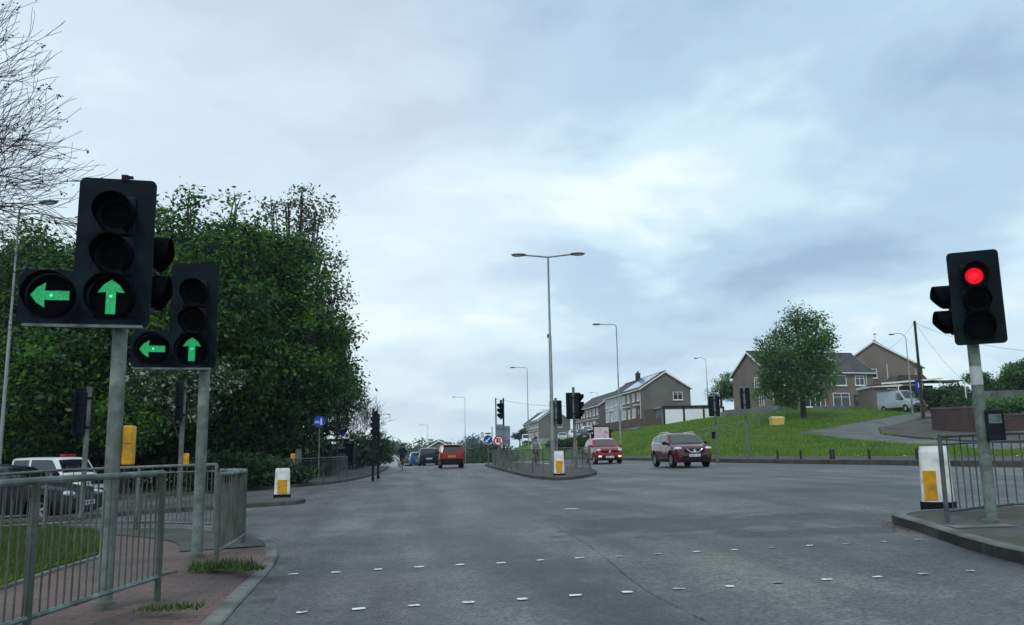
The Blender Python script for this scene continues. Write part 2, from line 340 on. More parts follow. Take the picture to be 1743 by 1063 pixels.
def wn(scale, det, rg, off, dist=0):
    mp = nt.nodes.new('ShaderNodeMapping'); mp.inputs['Location'].default_value = off; nt.links.new(cb.outputs[0], mp.inputs['Vector'])
    n = nt.nodes.new('ShaderNodeTexNoise'); n.inputs['Scale'].default_value = scale; n.inputs['Detail'].default_value = det; n.inputs['Roughness'].default_value = rg; n.inputs['Distortion'].default_value = dist
    nt.links.new(mp.outputs[0], n.inputs['Vector']); return n.outputs['Fac']
def wramp(f, stops):
    r = nt.nodes.new('ShaderNodeValToRGB'); r.color_ramp.interpolation = 'EASE'
    while len(r.color_ramp.elements) < len(stops): r.color_ramp.elements.new(.5)
    for e, (p, c) in zip(r.color_ramp.elements, stops): e.position = p; e.color = (*c, 1)
    nt.links.new(f, r.inputs['Fac']); return r.outputs['Color']
f = mth('ADD', mth('MULTIPLY', wn(CLOUD_S, 5, .52, CLOUD_O, .25), .8), mth('MULTIPLY', wn(CLOUD_S*3.1, 6, .55, (3, 1, 0), .2), .2))
col = wramp(f, [(.36, (.35, .485, .655)), (.455, (.475, .645, .81)), (.535, (.64, .83, .935)), (.62, (.88, .99, 1.0))])
# paler, flatter cloud towards the horizon
hz = mth('SUBTRACT', 1, mth('MULTIPLY', zp, 5.0), True)
mx = nt.nodes.new('ShaderNodeMix'); mx.data_type = 'RGBA'; nt.links.new(mth('MULTIPLY', hz, .6), mx.inputs['Factor']); nt.links.new(col, mx.inputs['A']); mx.inputs['B'].default_value = (.70, .85, .935, 1)
gd = nt.nodes.new('ShaderNodeVectorMath'); gd.operation = 'DOT_PRODUCT'; nt.links.new(tc.outputs['Generated'], gd.inputs[0]); gd.inputs[1].default_value = (math.sin(R(-14))*math.cos(R(17)), math.cos(R(-14))*math.cos(R(17)), math.sin(R(17)))
gl = nt.nodes.new('ShaderNodeMapRange'); gl.interpolation_type = 'SMOOTHSTEP'; gl.inputs['From Min'].default_value = .88; gl.inputs['From Max'].default_value = 1.0; gl.inputs['To Max'].default_value = .48; nt.links.new(gd.outputs['Value'], gl.inputs['Value'])
mg = nt.nodes.new('ShaderNodeMix'); mg.data_type = 'RGBA'; nt.links.new(gl.outputs['Result'], mg.inputs['Factor']); nt.links.new(mx.outputs['Result'], mg.inputs['A']); mg.inputs['B'].default_value = (.86, .955, 1.0, 1); mx = mg   # thin cloud, brighter here
sc10 = nt.nodes.new('ShaderNodeVectorMath'); sc10.operation = 'SCALE'; sc10.inputs['Scale'].default_value = 10*SKYK; nt.links.new(mx.outputs['Result'], sc10.inputs[0])
mx2 = nt.nodes.new('ShaderNodeMix'); mx2.data_type = 'RGBA'; mx2.inputs['Factor'].default_value = .93
nt.links.new(sky.outputs['Color'], mx2.inputs['A']); nt.links.new(sc10.outputs[0], mx2.inputs['B']); nt.links.new(mx2.outputs['Result'], bg.inputs['Color'])
sl = bpy.data.lights.new('sun', 'SUN'); sl.energy = SUN_E; sl.angle = R(14); sl.color = (1, .97, .92); so = bpy.data.objects.new('sun', sl); COL.objects.link(so)
dv = Vector((math.sin(SUN_AZ)*math.cos(SUN_EL), math.cos(SUN_AZ)*math.cos(SUN_EL), math.sin(SUN_EL))); so.rotation_euler = dv.to_track_quat('Z', 'Y').to_euler()

# ------------------------------------------------------------------ terrain
KY = [-30, 5, 18, 24.7, 28.2, 31.7, 35.2, 40.4, 44.9, 57, 63.5, 80, 100, 130, 160, 200, 260, 330]
KX = [21, 20.3, 19.4, 18.85, 18.4, 18.1, 17.6, 17.1, 16.6, 15.9, 15.4, 14.9, 14, 12.6, 11, 8.5, 5, 2]
def kx(y): return float(np.interp(y, KY, KX))
ctl = []
for y in (-30, 5, 15, 25, 32, 40, 48, 57, 70, 85, 110, 140, 180, 240, 320): ctl.append((kx(y), y, base(kx(y), y)+.13))
for px, py, d in [(1140, 720, 111), (1215, 714, 111), (1040, 732, 124), (960, 748, 150), (900, 754, 200), (1100, 748, 80), (1000, 760, 105), (1180, 745, 80), (1300, 716, 82), (1345, 702, 85),
                  (1450, 698, 100), (1300, 700, 104), (1560, 708, 84), (1587, 716, 76), (1592, 737, 66), (1660, 738, 61), (1743, 742, 54), (1350, 738, 68), (1500, 752, 55), (1743, 766, 42),
                  (1270, 745, 66), (1743, 700, 85), (1500, 694, 118), (1250, 696, 118), (1650, 690, 110), (1420, 765, 52), (1150, 768, 62)]:
    ctl.append(tuple(P(px, py, d)))
ctl += [(40, 160, 7), (60, 125, 7), (85, 60, 4), (80, 20, 2.2), (50, 10, 1.5), (70, 180, 7), (35, 240, 5), (60, 320, 5), (90, 120, 6), (110, 20, 3), (45, -30, 1.2), (110, 320, 6)]
ctl = np.array(ctl)
def _u(r2): return np.where(r2 > 1e-9, .5*r2*np.log(np.maximum(r2, 1e-9)), 0)
_n = len(ctl); _K = _u(((ctl[:, None, :2]-ctl[None, :, :2])**2).sum(-1))+np.eye(_n)*25.
_A = np.zeros((_n+3, _n+3)); _A[:_n, :_n] = _K; _A[:_n, _n] = 1; _A[:_n, _n+1:] = ctl[:, :2]; _A[_n, :_n] = 1; _A[_n+1:, :_n] = ctl[:, :2].T
_W = np.linalg.solve(_A, np.r_[ctl[:, 2], 0, 0, 0])
def tps(x, y):
    u = _u((x-ctl[:, 0])**2+(y-ctl[:, 1])**2); return float(u@_W[:_n]+_W[_n]+_W[_n+1]*x+_W[_n+2]*y)
def bank(x, y):
    s = x-kx(y)
    if s <= 0: return base(x, y)+.13*(s > -.01)
    k = min(1, s/6.); k = k*k*(3-2*k)
    return (base(x, y)+.13)*(1-k)+max(tps(x, y), base(x, y)+.1)*k
def land(x, y): return bank(x, y) if x > kx(y) else base(x, y)
def GB(px, py, dz=0): return hit(bank, px, py, dz, t0=22)
def at_land(px, d):
    """ground point seen in picture column px at depth d"""
    p = P(px, 770, d); return np.array([p[0], p[1], land(p[0], p[1])])

def grid(name, xs_of, ys, zf, m, kind='structure', label=None, cat=None):
    vs = []; n = None
    for y in ys:
        xs = xs_of(y); n = len(xs)
        vs += [(x, y, zf(x, y)) for x in xs]
    fs = [(j*n+i, j*n+i+1, (j+1)*n+i+1, (j+1)*n+i) for j in range(len(ys)-1) for i in range(n-1)]
    mb = MB(); mb.add(vs, fs); o = mb.build(name, m, fixn=False, smooth=180); return tag(o, kind=kind)
# far ground: one sheet to the horizon
vs = []; ax = [-2500, -900, -400, -200, -110, -60, -40, -20, 0, 20, 60, 100, 160, 260, 450, 900, 2500]; ay = [-600, -200, -60, -20, 20, 60, 100, 150, 220, 330, 500, 900, 1500, 2500]
tag(grid('ground', lambda y: ax, ay, lambda x, y: min(base(max(x, -60), y), base(0, y))-1.2-(.02*max(0, x-110)), M['turfdark']))
off = [0, .25, .6, 1, 1.6, 2.3, 3.2, 4.2, 5.2, 6.3, 7.5, 8.8, 10, 11.5, 13, 14.5, 16, 17.5, 19, 21, 23, 25, 27, 29, 31, 33, 35, 38, 41, 44, 48, 52, 57, 62, 70, 80, 92, 106]
yy = list(np.arange(-30, 20, 5))+list(np.arange(20, 100, 1.25))+list(np.arange(100, 330, 6))
tag(grid('grass_bank', lambda y: [kx(y)+o for o in off], yy, lambda x, y: bank(x, y)-.01, M['turf']))
ry = list(np.arange(-30, 60, 2.5))+list(np.arange(60, 150, 3))+list(np.arange(150, 331, 15))
tag(grid('road', lambda y: list(np.linspace(-62, kx(y)+.1, 36)), ry, lambda x, y: base(x, y), M['road']))

def sheet(name, poly, zf, m, thick=0, step=1.5, mskirt=None, kind='structure', parent=None):
    """polygon draped on zf; thick>0 adds a skirt (kerb face) round its edge"""
    bm = bmesh.new(); bm.faces.new([bm.verts.new((x, y, 0)) for x, y in poly])
    xs = [p[0] for p in poly]; ys = [p[1] for p in poly]
    for a, lo, hi in ((0, min(xs), max(xs)), (1, min(ys), max(ys))):
        t = lo+step
        while t < hi:
            pc = [0, 0, 0]; pc[a] = t; no = [0, 0, 0]; no[a] = 1
            bmesh.ops.bisect_plane(bm, geom=bm.faces[:]+bm.edges[:]+bm.verts[:], plane_co=pc, plane_no=no); t += step*(1 if t < lo+60 else 3)
    for f in bm.faces: f.normal_update()
    if bm.faces[:] and sum(f.normal.z for f in bm.faces) < 0: bmesh.ops.reverse_faces(bm, faces=bm.faces[:])
    for v in bm.verts: v.co.z = zf(v.co.x, v.co.y)
    if thick:
        be = [e for e in bm.edges if len(e.link_faces) == 1]
        r = bmesh.ops.extrude_edge_only(bm, edges=be)
        for g in r['geom']:
            if isinstance(g, bmesh.types.BMVert): g.co.z -= thick
            if isinstance(g, bmesh.types.BMFace) and mskirt: g.material_index = 1
    me = bpy.data.meshes.new(name); bm.to_mesh(me); bm.free(); me.materials.append(m)
    if mskirt: me.materials.append(mskirt)
    o = bpy.data.objects.new(name, me); COL.objects.link(o); o.parent = parent
    return tag(o, kind=kind) if kind else o
def ribbon(name, path, w, zf, h, m, drop=.25, parent=None, kind='structure'):
    """kerb: strip of width w (to the left of the path) standing h above zf"""
    mb = MB(); q = []
    pts = []
    for (a, b) in zip(path[:-1], path[1:]):
        n = max(1, int(math.hypot(b[0]-a[0], b[1]-a[1])/.9))
        pts += [(a[0]+(b[0]-a[0])*i/n, a[1]+(b[1]-a[1])*i/n) for i in range(n)]
    pts.append(path[-1])
    for i, p in enumerate(pts):
        a = pts[max(0, i-1)]; b = pts[min(len(pts)-1, i+1)]; dx, dy = b[0]-a[0], b[1]-a[1]; l = math.hypot(dx, dy); nx, ny = -dy/l*w, dx/l*w
        z = zf(*p)+h; z2 = zf(*p)-drop
        q.append([(p[0], p[1], z2), (p[0], p[1], z-.015), (p[0]+nx*.1, p[1]+ny*.1, z), (p[0]+nx, p[1]+ny, z), (p[0]+nx, p[1]+ny, z2)])
    for i in range(len(q)-1):
        for k in range(4):
            mb.add([q[i][k], q[i+1][k], q[i+1][k+1], q[i][k+1]], [(0, 1, 2, 3)])
    mb.add(q[0], [(0, 1, 2, 3, 4)]); mb.add(q[-1], [(4, 3, 2, 1, 0)])
    o = mb.build(name, m, parent=parent, smooth=35)
    return tag(o, kind=kind) if kind else o
def sm(path, n=3):
    for _ in range(n):
        q = [path[0]]
        for a, b in zip(path[:-1], path[1:]): q += [(a[0]*.75+b[0]*.25, a[1]*.75+b[1]*.25), (a[0]*.25+b[0]*.75, a[1]*.25+b[1]*.75)]
        path = q+[path[-1]]
    return path
up = lambda h: (lambda x, y: base(x, y)+h)
def drop(x, y):
    """dropped kerb at the crossing: how far the near pavement sinks"""
    if y > 11.6 or x < -2.3: return 0.
    return .082*(1-min(1, max(0, (y-9.6)/2.)))*(1-min(1, max(0, (-1.5-x)/.75)))
nearp = lambda h: (lambda x, y: base(x, y)+h-drop(x, y))
# near-left corner pavement
NK = sm([(-1.25, -6), (-1.28, 5), (-1.42, 8), (-1.5, 10.4), (-1.75, 11.9), (-2.25, 13.2), (-3.4, 14.8), (-5.5, 16.2), (-8.5, 17.0), (-14, 17.6), (-45, 18.5)], 2)
def inset(path, w):
    q = []
    for i, p in enumerate(path):
        a = path[max(0, i-1)]; b = path[min(len(path)-1, i+1)]; dx, dy = b[0]-a[0], b[1]-a[1]; l = math.hypot(dx, dy); q.append((p[0]-dy/l*w, p[1]+dx/l*w))
    return q
sheet('near_pavement', inset(NK, .13)+[(-45, -6)], nearp(.11), M['pave'], step=.6)
ribbon('near_kerb', NK, .14, lambda x, y: base(x, y)-drop(-1.4, y), .115, M['kerb'])
ribbon('gutter', [(p[0]+.28, p[1]) for p in NK if p[1] < 11], .27, base, .006, mat('gutter_concrete', (.105, .112, .102), .85, .35, 14, .5, 40, col2=(.06, .062, .05), scale2=2), drop=.01)
# worn tarmac strip round the corner inside the kerb
cs = [p for p in NK if 11.0 < p[1] < 16.5]
sheet('corner_footway', inset(cs, .15)+inset(cs, 1.15)[::-1], nearp(.120), M['tarmac'], step=.6)
# grass triangle inside the pavement
GT = [tuple(G(px, py, .1)[:2]) for px, py in [(-120, 1010), (5, 1000), (95, 968), (172, 945), (186, 928), (160, 908), (60, 900), (-120, 898)]]
sheet('grass_triangle', GT, up(.14), M['turf'], step=.8, thick=.05)
ribbon('grass_edging', [tuple(G(px, py, .1)[:2]) for px, py in [(-100, 1020), (5, 1007), (95, 975), (176, 950), (192, 930)]], .07, base, .135, M['kerb'])
ribbon('paving_edging', [tuple(G(px, py, .1)[:2]) for px, py in [(200, 1010), (255, 988), (303, 974)]], .06, base, .125, M['kerb'], drop=.05)
# side road island
IL = sm([(-2.7, 23.2), (-2.9, 22.5), (-4, 22.1), (-8, 21.2), (-16, 20.2), (-30, 19.7), (-30, 21.6), (-16, 22.3), (-8, 23.6), (-4, 24.9), (-2.95, 24.3), (-2.7, 23.2)], 2)
sheet('side_road_island', IL, up(.10), M['tarmac'], thick=.2, mskirt=M['kerbdark'], step=1.5)
# far-left pavement and woodland floor
FK = sm([(-45, 35), (-30, 34.8), (-14, 34.2), (-7.2, 33.8), (-4.4, 35.2), (-3.2, 37.6), (-2.6, 40.7), (-1.9, 50), (-1.75, 57), (-1.7, 75), (-2.2, 90), (-4, 120), (-8, 180), (-16, 260), (-25, 329)], 2)
FKr = FK
sheet('far_pavement', inset(FK, .13)+inset(FK, 2.6)[::-1], up(.115), M['tarmac'], step=2)
ribbon('far_kerb', FK, .14, base, .12, M['kerbdark'])
sheet('woodland_floor', inset(FK, 2.55)+[(-62, 329), (-62, 31)], up(.13), M['soil'], step=4)
# centre island
CI = sm([(5.2, 30.6), (4.75, 33), (4.75, 36), (4.85, 42), (5.25, 57.5), (5.6, 66), (6.2, 67), (7.1, 66), (8.7, 61), (9.0, 45), (8.3, 38), (7.4, 34), (6.3, 31.4), (5.6, 30.5), (5.2, 30.6)], 2)
sheet('centre_island', inset(CI[::-1], -.12)[::-1] if False else CI, up(.11), M['tarmac'], thick=.2, mskirt=M['kerbdark'], step=2)
# right island
RI = sm([(6.45, 11.1), (6.3, 10.6), (6.15, 10.0), (5.9, 9.2), (5.6, 8.2), (5.4, 7.2), (5.25, 5), (5.2, -4), (14, -4), (14, 11.2), (12, 11.3), (8.3, 11.5), (6.9, 11.5), (6.45, 11.1)], 2)
sheet('right_island', RI, up(.11), M['tarmac'], step=1.5, thick=.2, mskirt=M['kerbdark'])
ribbon('right_island_kerb', [p for p in RI if p[1] > -3 and p[0] < 8.8][::-1][2:] if False else sm([(5.2, -3), (5.25, 5), (5.4, 7.2), (5.6, 8.2), (5.9, 9.2), (6.15, 10.0), (6.3, 10.6), (6.45, 11.1), (6.9, 11.5), (8.3, 11.5), (13.5, 11.25)], 2)[::-1], .15, base, .125, M['kerb'])
sheet('manhole_slab', [(6.1, 9.2), (6.75, 9.05), (6.8, 9.35), (6.15, 9.5)], up(.125), M['kerb'], step=2, thick=.01)
# right kerb with retaining face
KK = [(kx(y), y) for y in np.arange(-20, 130, 2.)][::-1]
ribbon('right_kerb', KK, .22, base, .20, M['kerbdark'])
sheet('right_footway', [(kx(y)+.2, y) for y in np.arange(-20, 130, 3.)]+[(kx(y)+1.7, y) for y in np.arange(-20, 130, 3.)][::-1], lambda x, y: base(x, y)+.18+.06*(x-kx(y)), M['tarmac'], step=3)
# estate road on the bank
ER = [tuple(GB(px, py)[:2]) for px, py in [(1352, 737), (1420, 728), (1500, 714), (1556, 704), (1600, 698), (1606, 708), (1540, 720), (1495, 730), (1500, 741), (1560, 748), (1650, 754), (1790, 757), (1790, 768), (1600, 760), (1500, 754), (1420, 746)]]
sheet('estate_road', ER, lambda x, y: bank(x, y)+.06, M['road'], step=1.)
EP = [tuple(GB(px, py)[:2]) for px, py in [(1497, 731), (1545, 721), (1590, 713), (1592, 734), (1660, 738), (1790, 742), (1790, 756), (1650, 753), (1560, 747), (1502, 740)]]
sheet('estate_pavement', EP, lambda x, y: bank(x, y)+.14, M['tarmac'], step=1., thick=.12, mskirt=M['kerbdark'])
# terrace street
sheet('terrace_street', [tuple(at_land(px, d)[:2]) for px, d in [(1085, 112), (1010, 128), (960, 150), (905, 205), (870, 275), (884, 280), (922, 205), (985, 152), (1045, 127), (1100, 116)]], lambda x, y: bank(x, y)+.08, M['road'], step=2.5)

# ------------------------------------------------------------------ road markings and repairs
studs = MB()
for yrow, xs in ((7.07, np.arange(-.83, 5.2, .432)), (9.30, np.arange(-1.19, 5.9, .43))):
    for i, x in enumerate(xs):
        worn = x > 2.1 or rng.random() < .18; kk = .92 if worn else 1.0
        w, h = .055*kk*(1+rng.uniform(-.15, .1)), .046*kk*(1+rng.uniform(-.25, .1)); a = rng.uniform(-.16, .16); yk = yrow+rng.uniform(-.03, .03); n = 11
        pts = []
        for k in range(n):      # rounded square with a chipped outline
            t = 2*math.pi*k/n; sq = 1/max(abs(math.cos(t)), abs(math.sin(t))); ch = (1-rng.random()**2*(.5 if worn else .22)); pts.append((w*math.cos(t)*sq**.8*ch, h*math.sin(t)*sq**.8*ch))
        vs = [(x+u*math.cos(a)-v*math.sin(a), yk+u*math.sin(a)+v*math.cos(a)) for u, v in pts]
        studs.add([(u, v, base(u, v)+.009) for u, v in vs], [tuple(range(n))], 1 if (worn and rng.random() < .55) else 0)
for i in range(7): 
    x = 1.5+i*.55; studs.add([(x+a*.05, 46+b*.16, base(x, 46)+.012) for a, b in ((-1, -1), (1, -1), (1, 1), (-1, 1))], [(0, 1, 2, 3)])
for i in range(7):
    x = 1.3+i*.55; studs.add([(x+a*.05, 42.2+b*.15, base(x, 42.2)+.012) for a, b in ((-1, -1), (1, -1), (1, 1), (-1, 1))], [(0, 1, 2, 3)])
tag(studs.build('crossing_studs', [M['paint'], M['faint']]), kind='structure')
def strip(name, path, w, m, z=.008, kind='structure'):
    mb = MB(); pts = []
    for a, b in zip(path[:-1], path[1:]):
        n = max(1, int(math.hypot(b[0]-a[0], b[1]-a[1])/.5)); pts += [(a[0]+(b[0]-a[0])*i/n, a[1]+(b[1]-a[1])*i/n) for i in range(n)]
    pts.append(path[-1]); ed = []
    for i, p in enumerate(pts):
        a = pts[max(0, i-1)]; b = pts[min(len(pts)-1, i+1)]; dx, dy = b[0]-a[0], b[1]-a[1]; l = math.hypot(dx, dy) or 1
        j = rng.normal(0, w*.35); ww = w*(1+.4*rng.normal()) if w < .05 else w; ww = max(ww, w*.2)
        if w >= .05: j = 0
        nx, ny = -dy/l, dx/l; ed.append(((p[0]+nx*(j+ww/2), p[1]+ny*(j+ww/2)), (p[0]+nx*(j-ww/2), p[1]+ny*(j-ww/2))))
    for (a, b), (c, d) in zip(ed[:-1], ed[1:]): mb.add([(q[0], q[1], base(*q)+z) for q in (b, d, c, a)], [(0, 1, 2, 3)])
    return tag(mb.build(name, m), kind=kind)
mk = MB()
o = strip('stop_line', [(9.3, 50.4), (13.6, 48.2)], .32, M['paint'], .012)
strip('give_way_line', [(9.2, 46.5), (12, 45.2), (12.4, 44.6)], .1, M['paint'], .012)
strip('lane_dash', [tuple(G(962, 867)[:2]), tuple(G(984, 867)[:2])], .12, M['paint'], .012)
strip('edge_line', [(9.4, 52), (9.9, 66), (9.5, 80)], .12, M['paint'], .012)
def broken(name, path, w, seed, keep=.7):
    g = np.random.default_rng(seed); pts = []
    for a, b in zip(path[:-1], path[1:]):
        n = max(1, int(math.hypot(b[0]-a[0], b[1]-a[1])/.12)); pts += [(a[0]+(b[0]-a[0])*i/n, a[1]+(b[1]-a[1])*i/n) for i in range(n)]
    mb = MB(); x = 0; on = True
    for i in range(len(pts)-1):
        if g.random() < .07: on = g.random() < keep
        x = x*.9+g.normal()*.008
        if not on: continue
        (ax_, ay_), (bx, by) = pts[i], pts[i+1]; q = w*(.4+g.random()); mb.add([(u, v, base(u, v)+.006) for u, v in ((ax_+x-q/2, ay_), (ax_+x+q/2, ay_), (bx+x+q/2, by), (bx+x-q/2, by))], [(0, 1, 2, 3)])
    return tag(mb.build(name, M['crack']), kind='structure')
broken('seam', [(1.7, 20.6), (1.73, 16.8), (2.2, 13.5), (2.12, 10.5), (1.98, 7.6), (1.95, 5.2)], .007, 8, .55)
broken('seam', [(-1.02, 23.2), (-1.1, 20), (-1.3, 12), (-1.22, 8)], .010, 2, .35)
strip('seam', [(1.73, 16.8), (2.0, 16.55), (2.45, 16.8)], .017, M['crack'])
# ------------------------------------------------------------------ traffic signals
def rrect(w, h, r, n=5, cx=0, cz=0):
    q = []
    for sx, sz, a0 in ((1, 1, 0), (-1, 1, 90), (-1, -1, 180), (1, -1, 270)):
        for k in range(n+1):
            a = R(a0+90*k/n); q.append((cx+sx*(w/2-r)+r*math.cos(a), cz+sz*(h/2-r)+r*math.sin(a)))
    return q
def disc(mb, c, r, y, n=20, m=0, flip=False):
    mb.add([(c[0]+r*math.cos(2*math.pi*k/n), y, c[1]+r*math.sin(2*math.pi*k/n)) for k in range(n)], [tuple(range(n))], m)
def visor(parent, cx, cz, r=.15, l=.20, y0=-.02, t=.006):
    """open hood: tube cut away underneath towards its lip"""
    mb = MB(); n = 26; vs = []
    for k in range(n+1):
        a = R(-62)+R(304)*k/n
        ln = l*(.35+.65*min(1, (1+math.sin(a)*1.0)/1.1))
        for rr in (r, r-t):
            vs.append((cx+rr*math.cos(a), y0, cz+rr*math.sin(a))); vs.append((cx+rr*math.cos(a)*.97, y0-ln, cz+rr*math.sin(a)*.97))
    fs = []
    for k in range(n):
        a, b = k*4, (k+1)*4
        fs += [(a, b, b+1, a+1), (a+2, a+3, b+3, b+2), (a+1, b+1, b+3, a+3)]
    mb.add(vs, fs); return mb.build('visor', M['hood'], parent, smooth=50)
def arrow_poly(up=True):
    p = [(-.024, -.092), (.024, -.092), (.024, .026), (.066, .022), (.040, .062), (0, .092), (-.040, .062), (-.066, .022), (-.024, .026)]
    return p if up else [(-y, x) for x, y in p]
def aspect(parent, cx, cz, lit=None, r=.10, vis=True, vr=.15, vl=None):
    if lit in ('up', 'left', 'big'): r, vr = .148, .185 if lit != 'big' else .172
    if lit == 'red': r = .098
    e = MB(); disc(e, (cx, cz), r, -.024); e.prism([(cx+r*1.12*math.cos(2*math.pi*k/20), cz+r*1.12*math.sin(2*math.pi*k/20)) for k in range(20)], 'y', -.02, .0)
    if lit == 'red':
        e = MB(); vs = [(cx, -.045, cz)]; n = 22
        for q, rr in ((1, .5), (2, .85), (3, 1.)):
            for k in range(n): vs.append((cx+r*rr*math.cos(2*math.pi*k/n), -.045+.022*rr*rr, cz+r*rr*math.sin(2*math.pi*k/n)))
        fs = [(0, 1+k, 1+(k+1) % n) for k in range(n)]+[(1+q*n+k, 1+(q+1)*n+k, 1+(q+1)*n+(k+1) % n, 1+q*n+(k+1) % n) for q in range(2) for k in range(n)]
        e.add(vs, fs); ln = e.build('lens', M['red'], parent, smooth=60)
    else:
        ln = e.build('lens', M['darklens'], parent)
        if lit in ('up', 'left'):
            g = MB(); g.prism([(cx+x, cz+z) for x, z in [(u*1.5, v*1.5) for u, v in arrow_poly(lit == 'up')]], 'y', -.033, -.026); g.build('arrow', M['green'], ln)
            h = MB(); s = -.045 if lit == 'left' else 0
            disc(h, (cx+(.01 if lit == 'left' else 0), cz+(0 if lit == 'left' else .005)), .012, -.0345, 10); h.build('lamp_core', M['greenhot'], ln)
    if vis: visor(ln, cx, cz, vr, vl or (.20 if vr < .16 else .14))
    return ln
def head(root, bw, bh, z0, cx=0, yb=-.16, lits=(None, None, None), ext=None, sp=.31, edge=True, rz=0, hoods=(1, 1, 1), nobo=False, zlow=.22, vis=True, vl=None):
    """backing board, housings and three aspects; local -y is the front"""
    hd = empty('signal_head', (0, 0, 0), rz); hd.parent = root
    if not nobo:
        poly = rrect(bw, bh, .05, cx=cx, cz=z0+bh/2)
        b = MB(); b.prism(poly, 'y', yb, yb+.012)
        bo = b.build('backing_board', M['board'], hd)
        if ext:
            e = MB(); e.prism([(cx-bw/2+.004, z0+.002), (cx-bw/2+.004, z0+ext[1]), (cx-bw/2-ext[0]+.05, z0+ext[1]), (cx-bw/2-ext[0], z0+ext[1]-.05), (cx-bw/2-ext[0], z0+.05), (cx-bw/2-ext[0]+.04, z0+.002)], 'y', yb-.002, yb+.012); e.build('arrow_board', M['board'], bo)
        if edge:
            s = MB(); x0 = cx-bw/2-(ext[0] if ext else 0)+.05; x1 = cx+bw/2-.05
            s.box((x0+x1)/2, yb-.01, z0-.004, x1-x0, .045, .022); s.build('board_edge', M['boardedge'], bo)
    hs = empty('housing_group', (0, yb-.003, 0)) if False else None
    zc = z0+zlow
    for k in range(3):
        if not hoods[k]: continue
        q = MB(); q.box(cx, yb+.085, zc+k*sp, .30, .16, sp-.012); q.box(cx, yb-.012, zc+k*sp, .29, .024, sp-.02)
        h = q.build('housing', M['black'], hd, bevel=.012)
        ln = aspect(h, cx, zc+k*sp, lits[k], vis=vis, vl=vl); ln.location.y = yb-.004
    if ext:
        q = MB(); ax = cx-bw/2-ext[0]+.235; q.box(ax, yb+.085, zc, .30, .16, .30); h = q.build('housing', M['black'], hd, bevel=.012)
        ln = aspect(h, ax, zc, 'left'); ln.location.y = yb-.004
    return hd
def signal(name, base_pt, facing, pole_h, label, group=None, pole_r=.057, pm='galv', lean=(0, 0), button=None):
    r = math.atan2(facing[0], -facing[1]); root = empty(name, base_pt, r, label, 'traffic light', group)
    root.rotation_euler.x, root.rotation_euler.y = lean
    q = MB(); q.tube([(0, 0, -.1), (0, 0, pole_h)], pole_r, 16); q.tube([(0, 0, -.02), (0, 0, .05)], pole_r*1.5, 16); p = q.build('pole', M[pm], root, smooth=40)
    c = MB(); c.ell((0, 0, pole_h), (pole_r*1.05, pole_r*1.05, .03), 14, 6); c.build('cap', M['black'], p, smooth=60)
    if button:
        bx, by, bz, bw, bh, m = button
        b = MB(); b.box(bx, by, bz, bw, .13, bh); bb = b.build('push_button_box', M[m], root, bevel=.012)
        l = MB(); l.box(bx, by-.068, bz+bh*.2, bw*.7, .006, bh*.3); l.build('button_panel', M['boardedge' if m != 'yellow' else 'yellow'], bb)
    return root
def brackets(root, zs, y0=-.16, m='black'):
    for z in zs:
        q = MB(); q.box(0, (y0)/2, z, .05, abs(y0), .05); q.tube([(0, 0, z-.03), (0, 0, z+.03)], .072, 14); q.build('bracket', M[m], root)

# nearest left
b1 = np.array([-2.33, 7.15, base(-2.33, 7.15)+.11])
s1 = signal('traffic_signal', b1, (.12, -1), 3.3, 'largest traffic light on the left, green arrows lit, standing at the front railing', pole_r=.058, button=(.10, .06, 1.235, .085, .31, 'yellow'))
head(s1, .58, 1.21, 2.165, cx=-.045, lits=('up', None, None), ext=(.385, .44), sp=.335, zlow=.23); brackets(s1, (2.3, 2.95))
head(s1, .3, 1.0, 2.06, yb=-.20, rz=R(86), nobo=True, hoods=(1, 1, 0), sp=.33, zlow=.42, vl=.12).location.y = .1
t = MB(); t.box(0, -.15, 3.385, .05, .05, .05); t.box(.03, -.15, 3.395, .06, .03, .02); t.build('bracket', M['black'], s1)
b2 = np.array([-2.40, 10.35, base(-2.40, 10.35)+.11])
s2 = signal('traffic_signal', b2, (.1, -1), 3.25, 'smaller traffic light with two green arrows, its pole beside the curved railing', pole_r=.062)
head(s2, .53, 1.24, 2.14, cx=-.125, sp=.33, lits=('up', None, None), ext=(.40, .44)); brackets(s2, (2.4, 3.05))
# right hand, red
b3 = np.array([6.74, 9.47, base(6.74, 9.47)+.11])
s3 = signal('traffic_signal', b3, (-.52, -.9), 3.2, 'large traffic light showing red on a leaning pole on the right island', pole_r=.066, lean=(0, R(-.1)), button=(.135, -.05, 1.14, .19, .36, 'black'))
head(s3, .555, 1.13, 2.09, cx=.075, lits=('big', None, 'red'), sp=.30, edge=False); brackets(s3, (2.3, 2.95))
head(s3, .3, 1.0, 2.10, yb=-.16, rz=R(-78), nobo=True, hoods=(1, 1, 0), sp=.31, zlow=.30).location = (0, .1, 0)
q = MB(); q.tube([(0, 0, 1.62), (0, 0, 1.84)], .0675, 16); q.build('sticker_band', M['boardedge'] if False else M['boardedge'] if False else mat('sticker_grey', (.42, .45, .45), .6, .2, 12), s3, smooth=40)
